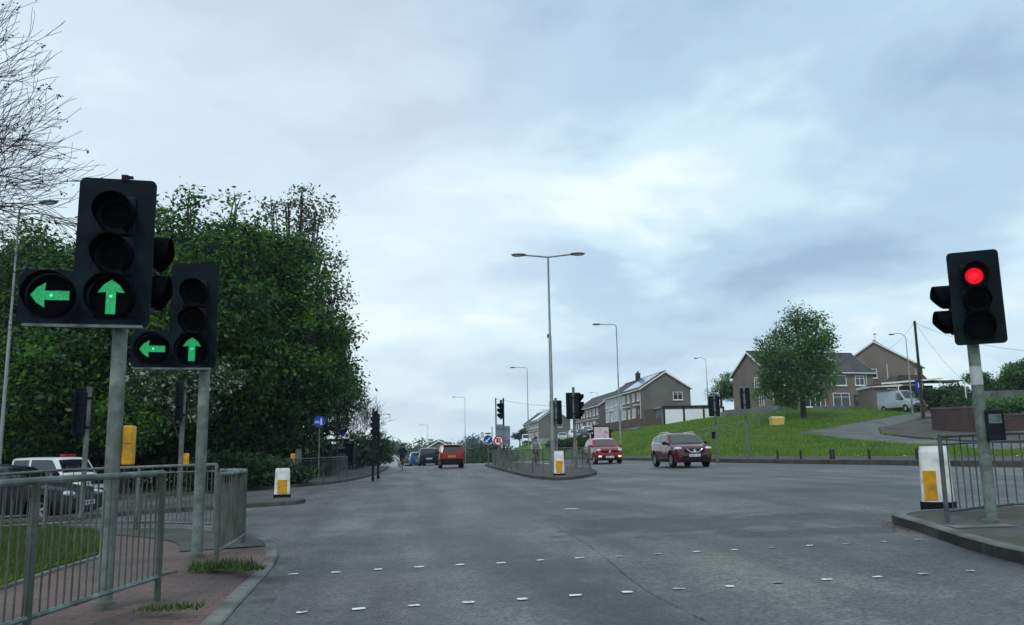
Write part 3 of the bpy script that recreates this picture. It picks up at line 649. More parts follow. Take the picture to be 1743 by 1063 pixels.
# far signals: facing (unit plan vector), many seen from behind or edge on
def far_signal(px, d, facing, label, zb=2.05, side=None, ph=3.15, btn=None, zoff=.11, hh=1.07, bw=.55, pm='galvold', base_pt=None, ext=None, vis=True):
    if base_pt is None:
        p = P(px, 775, d); base_pt = (p[0], p[1], land(p[0], p[1])+zoff)
    s = signal('traffic_signal', base_pt, facing, ph, label, pole_r=.055, pm=pm, button=btn)
    head(s, bw, hh, zb, lits=(None, None, None), edge=False, ext=ext, vis=vis); brackets(s, (zb+.2, zb+.85))
    if side: head(s, .3, 1., zb, yb=-.18, rz=R(side), nobo=True, hoods=(1, 1, 1)).location.y = .1
    return s
far_signal(145, 18.9, (-1, .35), 'dim back of a traffic light in front of the dark trees above the white jeep', zb=1.75, ph=2.85, vis=False)
far_signal(308, 20.6, (-.95, -.2), 'slim edge on traffic light with small yellow pole box, between the two green arrow signals', zb=2.0, ph=3.0, vis=False, btn=(-.02, .12, 1.14, .13, .28, 'yellow'))
far_signal(635, 37.5, (1., .10), 'plain thin edge on traffic light at the far left kerb, nearest the bus shelter', zb=1.95, ph=3.05, pm='black', vis=False)
far_signal(644, 40.5, (-.98, -.15), 'dark hooded traffic light at the far left kerb, nearest the dark cyclist', zb=1.85, ph=2.95, pm='black')
far_signal(948, 37.5, (.15, 1), 'black back of a traffic light just right of the tall double lamp post', zb=2.05, ph=3.2)
far_signal(979, 34.0, (.1, 1), 'black back of the widest centre island traffic light, yellow box low on its pole', zb=2.15, side=-95, ph=3.4, bw=.6, btn=(-.02, -.10, 1.12, .14, .36, 'yellow'))
far_signal(858, 53.0, (-1, -.15), 'traffic light with hoods pointing left rising above the grey sign backs', zb=2.9, ph=4.2, pm='black', hh=1.2)
far_signal(1221, 45.0, (.2, 1), 'traffic light seen from behind just right of the maroon car', zb=2.35, ph=3.5, bw=.6, btn=(.13, -.03, 1.35, .2, .36, 'black'))
far_signal(1273, 43.5, (.6, .8), 'back of a traffic light on a thin grass verge pole before the brown semi', zb=2.5, ph=3.7, bw=.5)
pp = G(507, 822, .1)
s = empty('push_button_post', pp, 0, 'short grey post with a yellow crossing button box by the far left railing', 'crossing post')
q = MB(); q.tube([(0, 0, -.1), (0, 0, 1.42)], .13, 12); q.build('post', M['galvold'], s, smooth=40)
q = MB(); q.box(-.22, 0, 1.02, .2, .16, .42); q.build('push_button_box', M['yellow'], s, bevel=.015)

# ------------------------------------------------------------------ guard rails
def guardrail(name, path, label, zf, h=1.0, m='galv', bar=.011, gap=.105, post=2.0, zlow=.13, rr=.024, ends=True, group='pedestrian guard rails', curve=False, mid=True, mb_='', pm_=''):
    x0, y0 = path[0]; root = empty(name, (x0, y0, zf(x0, y0)), 0, label, 'guard rail', group); z00 = zf(x0, y0)
    L = [0]
    for a, b in zip(path[:-1], path[1:]): L.append(L[-1]+math.hypot(b[0]-a[0], b[1]-a[1]))
    def pt(s): return float(np.interp(s, L, [p[0] for p in path])), float(np.interp(s, L, [p[1] for p in path]))
    def loc(s, z): x, y = pt(s); return (x-x0, y-y0, zf(x, y)-z00+z)
    n = max(1, round(L[-1]/post)); ss = np.linspace(0, L[-1], n*4+1)
    q = MB(); q.tube([loc(s, h) for s in ss], rr, 8); q.build('top_rail', M[m], root, smooth=40)
    q = MB(); q.tube([loc(s, zlow) for s in ss], rr*.8, 6); q.build('bottom_rail', M[m], root, smooth=40)
    if mid: q = MB(); q.tube([loc(s, h-.10) for s in ss], rr*.55, 6); q.build('middle_rail', M[m], root, smooth=40)
    for k in range(n+1):
        q = MB(); a = loc(L[-1]*k/n, 0); q.tube([(a[0], a[1], a[2]-.15), (a[0], a[1], a[2]+h)], rr*1.15, 8); q.build('post', M[pm_ or m], root, smooth=40)
    q = MB(); s = gap; i = 0
    while s < L[-1]-gap*.4:
        a = loc(s, zlow); b = loc(s, h-.10 if i % 2 else h); q.tube([a, b], bar, 5, caps=False); s += gap; i += 1
    q.build('infill_bars', M[mb_ or m], root, smooth=60, fixn=False)
    return root
zp_ = up(.11)
guardrail('guard_rail', [(-2.05, 7.55), (-2.22, 6.7), (-2.42, 5.6), (-2.68, 4.2)], 'nearest guard rail at the bottom left corner, in front of the first signal pole', zp_, h=1.0, m='galv', bar=.0068, gap=.088, zlow=.16, mid=False, mb_='railmid', pm_='railmid')
guardrail('guard_rail', sm([(-2.06, 9.75), (-2.08, 10.6), (-2.12, 11.7), (-2.38, 12.9), (-2.85, 13.6)], 2), 'curved guard rail around the pavement corner beside the second signal pole', zp_, h=.93, gap=.088, zlow=.12, bar=.0072, mid=False, mb_='railmid', pm_='railmid')
guardrail('guard_rail', sm([(-2.95, 13.75), (-4.2, 14.9), (-6, 15.85), (-8.8, 16.55), (-14, 17.1)], 2), 'long guard rail along the left side road, in front of the white jeep', zp_, h=1.02, gap=.11, m='galvold', bar=.008, mb_='railmid')
fr = inset(FK, .5); fr = [p for p in fr if p[1] > 33.4 and p[1] < 44 and p[0] > -6.9]
guardrail('guard_rail', fr, 'far left guard rail along the kerb in front of the bus shelter', zp_, m='raildark', gap=.15, bar=.007)
guardrail('guard_rail', [(5.1, 53.5), (5.05, 46), (5.2, 39), (5.5, 35.6)], 'near side guard rail on the centre island', zp_, m='galvold', gap=.16, bar=.007, rr=.02)
guardrail('guard_rail', [(7.3, 34.6), (8.1, 38.5), (8.5, 45), (8.3, 53.5)], 'far side guard rail on the centre island, behind the double lamp post', zp_, m='galvold', gap=.16, bar=.007, rr=.02)
guardrail('guard_rail', [(6.46, 9.89), (7.5, 10.35), (8.7, 10.45), (11.5, 10.3)], 'guard rail on the right island around the leaning red signal', zp_, h=1.03, m='raildark', gap=.14, bar=.0085)
# handrail up the bank
def handrail(name, pts, label, h=1.0, mid=True, r=.03, m='galv', cat='handrail', group=None):
    b0 = pts[0]; root = empty(name, b0, 0, label, cat, group); rel = [tuple(np.array(p)-b0) for p in pts]
    q = MB(); q.tube([(p[0], p[1], p[2]+h) for p in rel], r, 8); q.build('top_rail', M[m], root, smooth=40)
    if mid: q = MB(); q.tube([(p[0], p[1], p[2]+h*.5) for p in rel], r*.7, 6); q.build('middle_rail', M[m], root, smooth=40)
    for p in rel: q = MB(); q.tube([(p[0], p[1], p[2]-.2), (p[0], p[1], p[2]+h)], r*1.1, 8); q.build('post', M[m], root, smooth=40)
    return root
hp = [at_land(px, d) for px, d in [(1176, 66), (1205, 68), (1235, 71), (1265, 74), (1295, 77), (1322, 80), (1345, 83)]]
handrail('handrail', hp, 'pale metal handrail climbing the grass bank behind the maroon car', r=.04)

# ------------------------------------------------------------------ bollards
def bollard(pt, rz, w, d, h, label, pw=.62, px_=0):
    root = empty('bollard', pt, rz, label, 'bollard', 'white traffic island bollards')
    q = MB(); pr = rrect(w, d, min(w, d)*.22, 4); n = len(pr)
    for (z0, k0), (z1, k1) in (((.07, 1.0), (h*.9, .93)), ((h*.9, .93), (h, .84))):
        q.add([(x*k0, y*k0, z0) for x, y in pr]+[(x*k1, y*k1, z1) for x, y in pr], [(i, (i+1) % n, n+(i+1) % n, n+i) for i in range(n)])
    q.add([(x*.84, y*.84, h) for x, y in pr], [tuple(range(n))]); q.build('shell', M['bolwhite'], root, smooth=35)
    q = MB(); q.prism([(x*1.12, y*1.12) for x, y in pr], 'z', -.05, .085); q.build('plinth', M['trim'], root)
    q = MB(); q.box(px_, -d/2*.985-.002, h*.36, w*pw, .014, h*.48); q.build('yellow_panel', M['yellow'], root, bevel=.004)
    return root
pb = G(480, 846, .1); bollard(pb, R(8), .43, .24, .80, 'white bollard with yellow panel on the left side road island')
pb = G(952, 809, .1); bollard(pb, R(-6), .40, .24, .93, 'white bollard with yellow panel at the foot of the tall double lamp post')
pb = G(1598, 863, .1); bollard(pb, R(-38), .42, .36, .89, 'biggest white bollard, behind the guard rail post on the right island', .42, -.07)

# ------------------------------------------------------------------ lamp posts
def lamp(pt, h, rz, label, arm=1.6, kind='single', r=.075, group='street lamps', rise=.15):
    root = empty('street_lamp', pt, rz, label, 'street lamp', group)
    q = MB(); q.tube([(0, 0, -.2), (0, 0, 1.5)], r*1.35, 12); q.tube([(0, 0, 1.5), (0, 0, 1.56), (0, 0, h*.62), (0, 0, h*.62+.02), (0, 0, h-.25)], [r*1.35, r, r*.8, r*.62, r*.5], 12)
    q.build('column', M['lampsteel'], root, smooth=40)
    for s in ((1, -1) if kind == 'double' else (1,)):
        q = MB()
        if kind == 'goose':
            path = [(0, 0, h-.3)]+[(s*arm*.5*(1-math.cos(a)), 0, h-.3+.55*math.sin(a)) for a in np.linspace(.2, R(125), 8)]
        else:
            path = [(0, 0, h-.3), (0, 0, h-.12)] + ([(s*arm*f, 0, h-.12+rise*f) for f in (.03, 1)] if kind == 'double' else [(s*.05, 0, h-.02), (s*.16, 0, h+.04), (s*arm, 0, h+.04+rise)])
        q.tube(path, r*.42, 8); a = q.build('arm', M['lampsteel'], root, smooth=50)
        e = path[-1]; dx = .36 if kind != 'goose' else .3
        g = MB(); g.ell((e[0]+s*dx*.55, 0, e[2]+.02), (dx, .13, .062), 14, 8); g.box(e[0]+s*.0, 0, e[2], .18, .11, .10); l = g.build('lantern', M['lantern'], a, smooth=50)
        g = MB(); g.ell((e[0]+s*dx*.65, 0, e[2]-.035), (dx*.72, .10, .045), 12, 6); g.build('lamp_glass', M['lens_clear'], l, smooth=60)
    if kind == 'double':
        q = MB(); q.box(-r*1.1, 0, h*.62, .07, .1, .16); q.build('sign_clamp', M['lantern'], root)
    return root
def lamp_to(px, d, toppx, **kw):
    """height from the picture: column at depth d, top seen at row toppx"""
    b = at_land(px, d); return b, height_to(b, toppx)
CAMX = -PSI
b, h = lamp_to(941, 37.5, 433); lamp(b, h, CAMX, 'tall double armed lamp post on the centre island', arm=1.15, kind='double', r=.085, rise=.12)
for px, d, top, rz, kind, arm, lab in [
    (1057, 69, 553, math.pi, 'single', 1.45, 'tall lamp post on the bank, behind and between the two red cars'),
    (900, 104, 626, math.pi, 'single', 1.6, 'lamp post rising behind the centre island railing, left of the double lamp'),
    (792, 158, 676, math.pi, 'single', 1.9, 'lamp post right of the orange red car ahead, on the right side of the crest'),
    (728, 240, 723, math.pi, 'single', 1.8, 'distant lamp post above the dark car at the crest'),
    (678, 330, 745, math.pi, 'single', 2.0, 'farthest lamp post, above the dark cyclist'),
    (645, 135, 706, 0, 'single', 1.3, 'lamp post with its arm to the right beside the far left signals'),
    (789, 330, 749, math.pi, 'single', 1.6, 'small distant lamp post by the hedge at the crest'),
    (1560, 84, 571, math.pi, 'goose', 1.6, 'swan neck lamp beside the silver van and brick wall'),
    (1210, 119, 611, math.pi, 'goose', 1.6, 'swan neck lamp above the white garages'),
    (1021, 176, 669, math.pi, 'goose', 1.6, 'swan neck lamp in front of the middle terrace roof'),
    (935, 236, 698, math.pi, 'goose', 1.6, 'swan neck lamp over the farthest terrace'),
    (0, 27, 352, R(-8), 'single', .85, 'lamp post at the far left edge among the bare branches')]:
    b, h = lamp_to(px, d, top); lamp(b, h, rz+CAMX, lab, arm, kind, r=.075 if d > 50 else .062, rise=.05)

# ------------------------------------------------------------------ signs
def circ(r, n=28): return [(r*math.cos(2*math.pi*k/n), r*math.sin(2*math.pi*k/n)) for k in range(n)]
def sign_post(root, h, r=.038, m='galvold'):
    q = MB(); q.tube([(0, 0, -.2), (0, 0, h)], r, 10); return q.build('post', M[m], root, smooth=40)
def plate(root, name, poly, y0, t, m, z=0, parent=None):
    q = MB(); q.prism([(a, b+z) for a, b in poly], 'y', y0, y0+t); return q.build(name, M[m], parent or root)
def bar(a, b, w):
    d = np.array(b)-np.array(a); d = d/np.linalg.norm(d); n = np.array([-d[1], d[0]])*w/2; a = np.array(a); b = np.array(b)
    return [tuple(a+n), tuple(b+n), tuple(b-n), tuple(a-n)]
# keep left
b = at_land(831, 56); b[2] += .1; s = empty('keep_left_sign', b, CAMX, 'round blue sign with a white down left arrow at the centre island end', 'road sign')
sign_post(s, 1.75); zc = P(831, 748, 56)[2]-b[2]; f = plate(s, 'sign_plate', circ(.31), -.07, .02, 'signwhite', zc); plate(s, 'blue_face', circ(.285), -.074, .004, 'signblue', zc, f)
ar = bar((.13, .13), (-.06, -.06), .075); plate(s, 'arrow_shaft', ar, -.079, .004, 'signwhite', zc, f); plate(s, 'arrow_head', [(-.17, -.17), (.03, -.15), (-.15, .03)], -.079, .004, 'signwhite', zc, f)
q = MB(); q.box(0, -.06, zc+.41, .42, .14, .07); q.box(0, -.03, zc+.34, .05, .04, .12); q.build('sign_lamp', M['trim'], s)
# no U-turn
b = at_land(849, 48.5); b[2] += .1; s = empty('no_u_turn_sign', b, CAMX, 'round red ringed sign with crossed out U turn arrow before the grey sign backs', 'road sign')
sign_post(s, 1.5); zc = P(849, 750, 48.5)[2]-b[2]; f = plate(s, 'sign_plate', circ(.29), -.07, .02, 'signred', zc); plate(s, 'white_face', circ(.215), -.075, .005, 'signwhite', zc, f)
u = []
for k in range(13): a = math.pi*k/12; u.append((.085*math.cos(a), .055+.085*math.sin(a)))
uo = [(.112, -.15)]+[(.112*math.cos(math.pi*k/12), .05+.112*math.sin(math.pi*k/12)) for k in range(13)]+[(-.112, -.02), (-.055, -.02)]+[(.055*math.cos(math.pi*(12-k)/12), .05+.055*math.sin(math.pi*(12-k)/12)) for k in range(13)]+[(.055, -.15)]
plate(s, 'u_turn_arrow', uo, -.08, .004, 'signblack', zc, f); plate(s, 'arrow_head', [(-.165, -.01), (0, -.01), (-.083, -.12)], -.081, .004, 'signblack', zc, f)
plate(s, 'red_slash', bar((-.19, .19), (.19, -.19), .06), -.086, .004, 'signred', zc, f)
# grey sign backs
b = at_land(856, 52); b[2] += .1; s = empty('direction_sign', b, CAMX, 'pair of large grey sign board backs below the signal with left pointing hoods', 'road sign')
za = P(856, 757, 52)[2]-b[2]; zb = P(856, 725, 52)[2]-b[2]
for x in (-.3, .34): q = MB(); q.tube([(x, .05, -.2), (x, .05, zb-.05)], .04, 8); q.build('post', M['galvold'], s, smooth=40)
plate(s, 'sign_plate', [(-.44, za+.03), (.06, za+.03), (.06, zb+.12), (-.44, zb+.12)], 0, .015, 'grey'); plate(s, 'sign_plate', [(.075, za), (.46, za), (.46, zb+.02), (.075, zb+.02)], .005, .015, 'grey')
q = MB()
for z in (za+.25, zb-.15): q.box(-.19, -.02, z, .46, .02, .04); q.box(.265, -.02, z, .36, .02, .04)
q.build('stiffener', M['galvold'], s)
# shared path sign
b = at_land(543, 39); b[2] += .1; s = empty('shared_path_sign', b, CAMX, 'round blue sign with white walker and cycle marks, left of the bus shelter', 'road sign')
zc = P(543, 717, 39)[2]-b[2]; sign_post(s, zc+.25, .03); f = plate(s, 'blue_face', circ(.26), -.06, .015, 'signblue', zc)
wk = MB()
for poly in (circ(.03, 10), ): wk.prism([(x+.09, y+.14+zc) for x, y in poly], 'y', -.066, -.0605)
wk.prism([(x, y+zc) for x, y in bar((.09, .1), (.09, -.02), .06)], 'y', -.066, -.0605); wk.prism([(x, y+zc) for x, y in bar((.075, -.03), (.05, -.15), .03)], 'y', -.066, -.0605); wk.prism([(x, y+zc) for x, y in bar((.105, -.03), (.13, -.15), .03)], 'y', -.066, -.0605)
wk.build('walker_mark', M['signwhite'], f)
cy = MB()
for cx_ in (-.16, -.04):
    for k in range(12):
        a, c_ = 2*math.pi*k/12, 2*math.pi*(k+1)/12; cy.prism([(cx_+.05*math.cos(a), zc-.03+.05*math.sin(a)), (cx_+.05*math.cos(c_), zc-.03+.05*math.sin(c_)), (cx_+.035*math.cos(c_), zc-.03+.035*math.sin(c_)), (cx_+.035*math.cos(a), zc-.03+.035*math.sin(a))], 'y', -.066, -.0605)
cy.prism([(x, y+zc) for x, y in bar((-.16, -.03), (-.07, .04), .016)], 'y', -.066, -.0605); cy.prism([(x, y+zc) for x, y in bar((-.04, -.03), (-.06, .06), .016)], 'y', -.067, -.0615); cy.build('cycle_mark', M['signwhite'], f)
# estate sign (blue square)
b = at_land(1574, 78); s = empty('estate_road_sign', b, CAMX-.1, 'blue rectangular sign with a pale upright mark on a post beside the telegraph pole', 'road sign')
zc = P(1574, 652, 78)[2]-b[2]; sign_post(s, zc+.4, .04); f = plate(s, 'sign_plate', rrect(.62, .86, .05), -.07, .02, 'signblue', zc)
plate(s, 'stem_mark', bar((0, -.3), (0, .12), .1), -.075, .004, 'signwhite', zc, f); plate(s, 'sub_plate', rrect(.3, .25, .03), -.07, .02, 'signblue', zc-.62)
# telegraph poles and cables
def tpole(px, d, top, label, arm=True):
    b = at_land(px, d); h = height_to(b, top); s = empty('telegraph_pole', b, 0, label, 'telegraph pole', 'telegraph poles')
    q = MB(); q.tube([(0, 0, -.3), (0, 0, h)], [.15, .11], 10); q.build('pole', M['pole_wood'], s, smooth=40)
    q = MB(); q.box(0, 0, h-.25, .3, .06, .06); q.tube([(.13, 0, h-.25), (.13, 0, h-.13)], .03, 6); q.tube([(-.13, 0, h-.25), (-.13, 0, h-.13)], .03, 6); q.build('insulator', M['lantern'], s)
    return b+np.array([0, 0, h-.15])
t1 = tpole(1578, 76, 546, 'tall dark telegraph pole beside the silver van'); t2 = tpole(845, 150, 677, 'dark telegraph pole above the grey sign backs'); t3 = tpole(838, 235, 726, 'short distant pole behind the keep left sign')
def cable(a, b, sag, label, r=.012):
    a = np.array(a); b = np.array(b); q = MB(); q.tube([a*(1-t)+b*t-np.array([0, 0, sag*4*t*(1-t)]) for t in np.linspace(0, 1, 15)], r, 4); o = q.build('overhead_cable', M['wire']); return tag(o, label, 'cable', 'overhead cables')
cable(t2, P(985, 690, 150), .5, 'thin cable from the dark telegraph pole to the terrace', .02)
cable(t1, P(1800, 600, 55), .6, 'thin cable from the tall telegraph pole running off to the right', .012)
cable(t1, P(1640, 648, 96), .4, 'thin cable from the tall telegraph pole down behind the brick wall', .012)
cable(t1, P(1500, 600, 100), .4, 'thin cable from the tall telegraph pole to the gable roof', .012)
# bus shelters
def shelter(pt, rz, label, w, dp, h, poster):
    s = empty('bus_shelter', pt, rz, label, 'bus shelter')
    for x in (-w/2, w/2):
        for y in (0, dp): q = MB(); q.box(x, y, h/2, .08, .08, h); q.build('post', M['trim'], s)
    q = MB(); q.box(0, dp/2, h+.06, w+.3, dp+.4, .12); q.box(0, dp/2, h+.15, w+.1, dp+.1, .06); q.build('roof', M['trim'], s)
    q = MB(); q.box(0, dp, h*.55, w-.1, .02, h*.75); q.build('back_pane', M['glass'], s)
    for x in (-w/2, w/2): q = MB(); q.box(x, dp/2, h*.55, .02, dp-.1, h*.75); q.build('side_pane', M['glass'], s)
    q = MB(); q.box(0, dp*.7, .5, w*.8, .25, .05); q.box(-w*.3, dp*.7, .25, .06, .06, .5); q.box(w*.3, dp*.7, .25, .06, .06, .5); q.build('bench', M['raildark'], s)
    if poster == 'notice':
        q = MB(); q.box(-.1, -.02, h*.78, w*.5, .03, .16); q.build('notice', M['grey'], s)
        q = MB(); q.box(.35, -.02, h*.45, .2, .03, .55); q.box(.1, -.02, h*.5, .14, .03, .4); q.build('timetable', M['boardedge'], s)
        q = MB(); q.box(w*.48, -.22, h+.07, .3, .05, .1); q.build('roof_end', M['white'], s)
    return s
b = at_land(578, 60); b[2] += .1; sh = shelter(b, CAMX-.05, 'dark bus shelter under the trees behind the far left railing', 1.9, 1.2, 2.05, 'notice')
b = P(573, 742, 59.5); s = empty('bus_stop_flag', at_land(568, 59.2), CAMX, 'red and blue bus stop flag above the dark shelter', 'bus stop sign')
zc = P(573, 735, 59.2)[2]-at_land(568, 59.2)[2]; sign_post(s, zc+.3, .03); plate(s, 'red_panel', [(.03, zc-.25), (.42, zc-.25), (.42, zc+.3), (.03, zc+.3)], -.02, .03, 'signred'); plate(s, 'blue_roundel', [(x+.58, y+zc-.02) for x, y in circ(.24)], -.04, .02, 'signblue')
b = at_land(1024, 74); s = shelter(b, CAMX+.1, 'dark bus shelter with a pale poster panel above the front red car', 1.7, 1.0, 2.15, None)
pb_ = P(1022, 736, 72.5); zc = pb_[2]-b[2]
q = MB(); q.box(-.05, -.45, zc, 1.5, .1, 1.2); fr_ = q.build('poster_case', M['trim'], s)
pm = mat('poster_print', (.62, .52, .55), .5, .1, 3, col2=(.50, .22, .28), scale2=2.6, lo=.52, hi=.6)
q = MB(); q.box(-.05, -.505, zc, 1.3, .012, 1.02); q.build('poster', pm, fr_)
# grit bin
b = at_land(1326, 77.5)-np.array([0, 0, .05]); g = empty('grit_bin', b, CAMX+.15, 'yellow grit bin on top of the grass mound below the birch tree', 'grit bin')
q = MB(); q.box(0, 0, .3, 1.1, .7, .6, taper=1.06); q.build('bin_body', M['grit'], g, bevel=.03)
q = MB(); q.prism([(-.39, .61), (.39, .61), (.36, .72), (0, .84), (-.36, .76)], 'x', -.6, .6); q.build('bin_lid', mat('grit_bin_lid', (.66, .50, .25), .6, .1, 3), g, bevel=.02)
# short posts along the far kerb
for i, (px, y) in enumerate([(1310, 0), (1349, 0), (1398, 0), (1403, 0), (1464, 0), (1545, 0)]):
    r = ray(px, 780); 
    t = 26.; p = None
    while t < 70:
        c = EYE+r*t
        if c[0] > kx(c[1])-.1 and t > 26.5: break
        t += .1
    c = EYE+ray(px, 785)*t
    q = MB(); q.tube([(0, 0, -.1), (0, 0, .42)], .055, 8); q.ell((0, 0, .42), (.055, .055, .03), 8, 5); q.build('marker_post', M['pole_wood'], smooth=40, loc=(kx(c[1])+.35, c[1], base(kx(c[1]), c[1])+.18))
    o = bpy.data.objects[-1] if False else [x for x in COL.objects if x.name.startswith('marker_post')][-1]
    tag(o, ['short dark marker post nearest the thin pole signal on the grass edge', 'second short marker post from the left along the grass edge', 'left one of the paired marker posts on the grass edge', 'right one of the paired marker posts on the grass edge', 'short marker post between the pair and the right bollard', 'rightmost short marker post, closest to the right bollard'][i], 'marker post', 'marker posts on the far verge')
# ------------------------------------------------------------------ vehicles
class Car:
    """lofted body: top profile, belt line, plan taper and tumblehome describe the shell; panels follow it"""
    def __init__(s, L, W, H, top, belt, clear=.2, wb=None, wr=.33, foh=None, tumble=.2, n_end=.80, nexp=7, botk=.94):
        s.L, s.W, s.H, s.top, s.belt, s.clear, s.wr, s.tumble, s.nend, s.nexp, s.botk = L, W, H, top, belt, clear, wr, tumble, n_end, nexp, botk
        wb = wb or L*.615; foh = foh or (L-wb)*.48; s.ax = [L/2-foh, L/2-foh-wb]
    def zt(s, x): return float(np.interp(x, [p[0] for p in s.top], [p[1] for p in s.top]))
    def zb(s, x): return float(np.interp(x, [p[0] for p in s.belt], [p[1] for p in s.belt]))
    def zl(s, x):
        e = max(0, abs(x)-s.L*.43)/(s.L*.07); z = s.clear+.10*e*e
        for a in s.ax:
            d = abs(x-a); ra = s.wr*1.14
            if d < ra: z = max(z, s.wr+math.sqrt(ra*ra-d*d))
        return z
    def w(s, x, z):
        t = min(1, abs(2*x/s.L)); k = s.nend+(1-s.nend)*(1-t**s.nexp)**(1/2.2)
        b = s.zb(x); v = s.W/2*k
        if z > b: return v*(1-s.tumble*(z-b)/max(.1, s.H-b)-.02)
        q = (b-z)/max(.1, b-s.clear); return v*(1-.02*(1-q)**2-(1-s.botk)*max(0, q-.45)**2/.3)
    def section(s, x):
        zl, zt = s.zl(x), s.zt(x); zb = min(s.zb(x), zt-.05); zb = max(zb, zl+.03); z1 = zl+.02; zm = zl+(zb-zl)*.5
        z5 = zb+(zt-zb)*.5; z6 = zt-min(.05, (zt-zb)*.4); w = s.w
        wt = w(x, zt)
        return [(0, zl), (w(x, zl)*.9, zl), (w(x, z1), z1), (w(x, zm), zm), (w(x, zb), zb), (w(x, z5), z5), (w(x, z6), z6), (wt-.07, zt), (wt*.5, zt+.018), (0, zt+.025)]
    def ztop(s, x, y):
        wt = s.w(x, s.zt(x))-.07; a = abs(y)/max(.1, wt); return s.zt(x)+(.025-.014*a if a < .5 else .018-.036*(a-.5))
    def shell(s, m, root):
        xs = set(np.linspace(-s.L/2, s.L/2, 56))
        for a in s.ax:
            for t in np.linspace(-1, 1, 9): xs.add(a+s.wr*1.139*t)
        for p in s.top+s.belt: xs.add(p[0])
        xs = sorted(x for x in xs if abs(x) <= s.L/2+1e-6); mb = MB(); k = None; vs = []
        for x in xs:
            h = s.section(x); full = [(-y, z) for y, z in h[:0:-1]]+h[:1]+h[1:]
            full = [(-y, z) for y, z in h[::-1][:-1]]+h[:]  # left top .. bottom .. right top
            k = len(full); vs += [(x, y, z) for y, z in full]
        fs = []
        for i in range(len(xs)-1):
            for j in range(k-1): fs.append((i*k+j, i*k+j+1, (i+1)*k+j+1, (i+1)*k+j))
            # ring is closed at the roof centre by shared position
        fs.append(tuple(range(k))); fs.append(tuple((len(xs)-1)*k+j for j in range(k)))
        mb.add(vs, fs); o = mb.build('body', m, root, smooth=38); return o
    def side(s, name, pts, m, parent, off=.008, nx=8, nz=3, both=True):
        """panel on the body side: pts = [(x, zlo, zhi), ...]"""
        for sg in ((1, -1) if both else (1,)):
            mb = MB(); xs = np.linspace(pts[0][0], pts[-1][0], nx+1); vs = []
            for x in xs:
                lo = float(np.interp(x, [p[0] for p in pts], [p[1] for p in pts])); hi = float(np.interp(x, [p[0] for p in pts], [p[2] for p in pts]))
                for t in np.linspace(0, 1, nz+1):
                    z = lo+(hi-lo)*t; vs.append((x, sg*(s.w(x, z)+off), z))
            mb.add(vs, [(i*(nz+1)+j, i*(nz+1)+j+1, (i+1)*(nz+1)+j+1, (i+1)*(nz+1)+j) for i in range(nx) for j in range(nz)])
            mb.build(name, m, parent, smooth=60)
    def screen(s, name, x0, x1, k0, k1, m, parent, off=.012):
        mb = MB(); n = 6; vs = []; xs = np.linspace(x0, x1, n+1)
        dz = (s.zt(x1)-s.zt(x0)); dx = x1-x0; l = math.hypot(dx, dz); ox, oz = -dz/l*off, dx/l*off
        if oz < 0: ox, oz = -ox, -oz
        for i, x in enumerate(xs):
            hw = (s.w(x, s.zt(x))-.05)*(k0+(k1-k0)*i/n)
            for t in (-1, -.75, -.5, 0, .5, .75, 1): vs.append((x+ox, hw*t, s.ztop(x, hw*t)+oz))
        mb.add(vs, [(i*7+j, i*7+j+1, (i+1)*7+j+1, (i+1)*7+j) for i in range(n) for j in range(6)]); return mb.build(name, m, parent, smooth=60)
    def wheels(s, root, rim='alloy', spokes=5):
        for a in s.ax:
            for sg in (1, -1):
                y = sg*(s.W/2*.985-.11); r = s.wr; e = empty('wheel', (a, y, r), 0); e.parent = root; n = 24
                q = MB(); prof = [(r*.62, -.10), (r*.93, -.105), (r, -.07), (r, .07), (r*.93, .105), (r*.62, .10)]
                vs = [(p*math.cos(2*math.pi*k/n), z, p*math.sin(2*math.pi*k/n)) for p, z in prof for k in range(n)]
                q.add(vs, [(i*n+k, i*n+(k+1) % n, (i+1)*n+(k+1) % n, (i+1)*n+k) for i in range(5) for k in range(n)]); q.build('tyre', M['tyre'], e, smooth=50)
                q = MB(); q.prism([(r*.63*math.cos(2*math.pi*k/n), r*.63*math.sin(2*math.pi*k/n)) for k in range(n)], 'y', -.06, .06); q.build('rim_well', M['trim'], e)
                q = MB(); 
                for k in range(spokes):
                    b = 2*math.pi*k/spokes+.3; c, d = math.cos(b), math.sin(b)
                    q.prism([(-d*r*.09, c*r*.09), (c*r*.62-d*r*.13, d*r*.62+c*r*.13), (c*r*.62+d*r*.13, d*r*.62-c*r*.13), (d*r*.09, -c*r*.09)], 'y', sg*.06, sg*.085)
                vs = [(p*math.cos(2*math.pi*k/n), sg*z, p*math.sin(2*math.pi*k/n)) for p, z in ((r*.66, .08), (r*.66, .1), (r*.58, .1), (r*.58, .07)) for k in range(n)]
                q.add(vs, [(i*n+k, i*n+(k+1) % n, (i+1)*n+(k+1) % n, (i+1)*n+k) for i in range(3) for k in range(n)]); q.build('rim', M[rim], e)
    def mirrors(s, root, x, z, m):
        for sg in (1, -1):
            y = s.w(x, z)+.12; q = MB(); q.ell((x, sg*y, z+.05), (.09, .13, .085), 12, 8); q.box(x, sg*(y-.1), z, .07, .14, .04); q.build('mirror', m, root, smooth=60)
    def plate(s, root, x, z, m, w=.52, sg=1):
        q = MB(); q.box(x, 0, z, .02, w, .11); p = q.build('number_plate', M[m], root)
        q = MB()
        for k in range(7):
            if k != 4: q.box(x+sg*.0115, -.2+k*.065, z, .004, .035, .06)
        q.build('plate_marks', M['plate_m'], p)
def rearlights(c, root, x, z, dy, r):
    for sg in (1, -1):
        q = MB(); q.ell((x, sg*dy, z), r, 12, 8); q.build('tail_light', M['tail'], root, smooth=60)
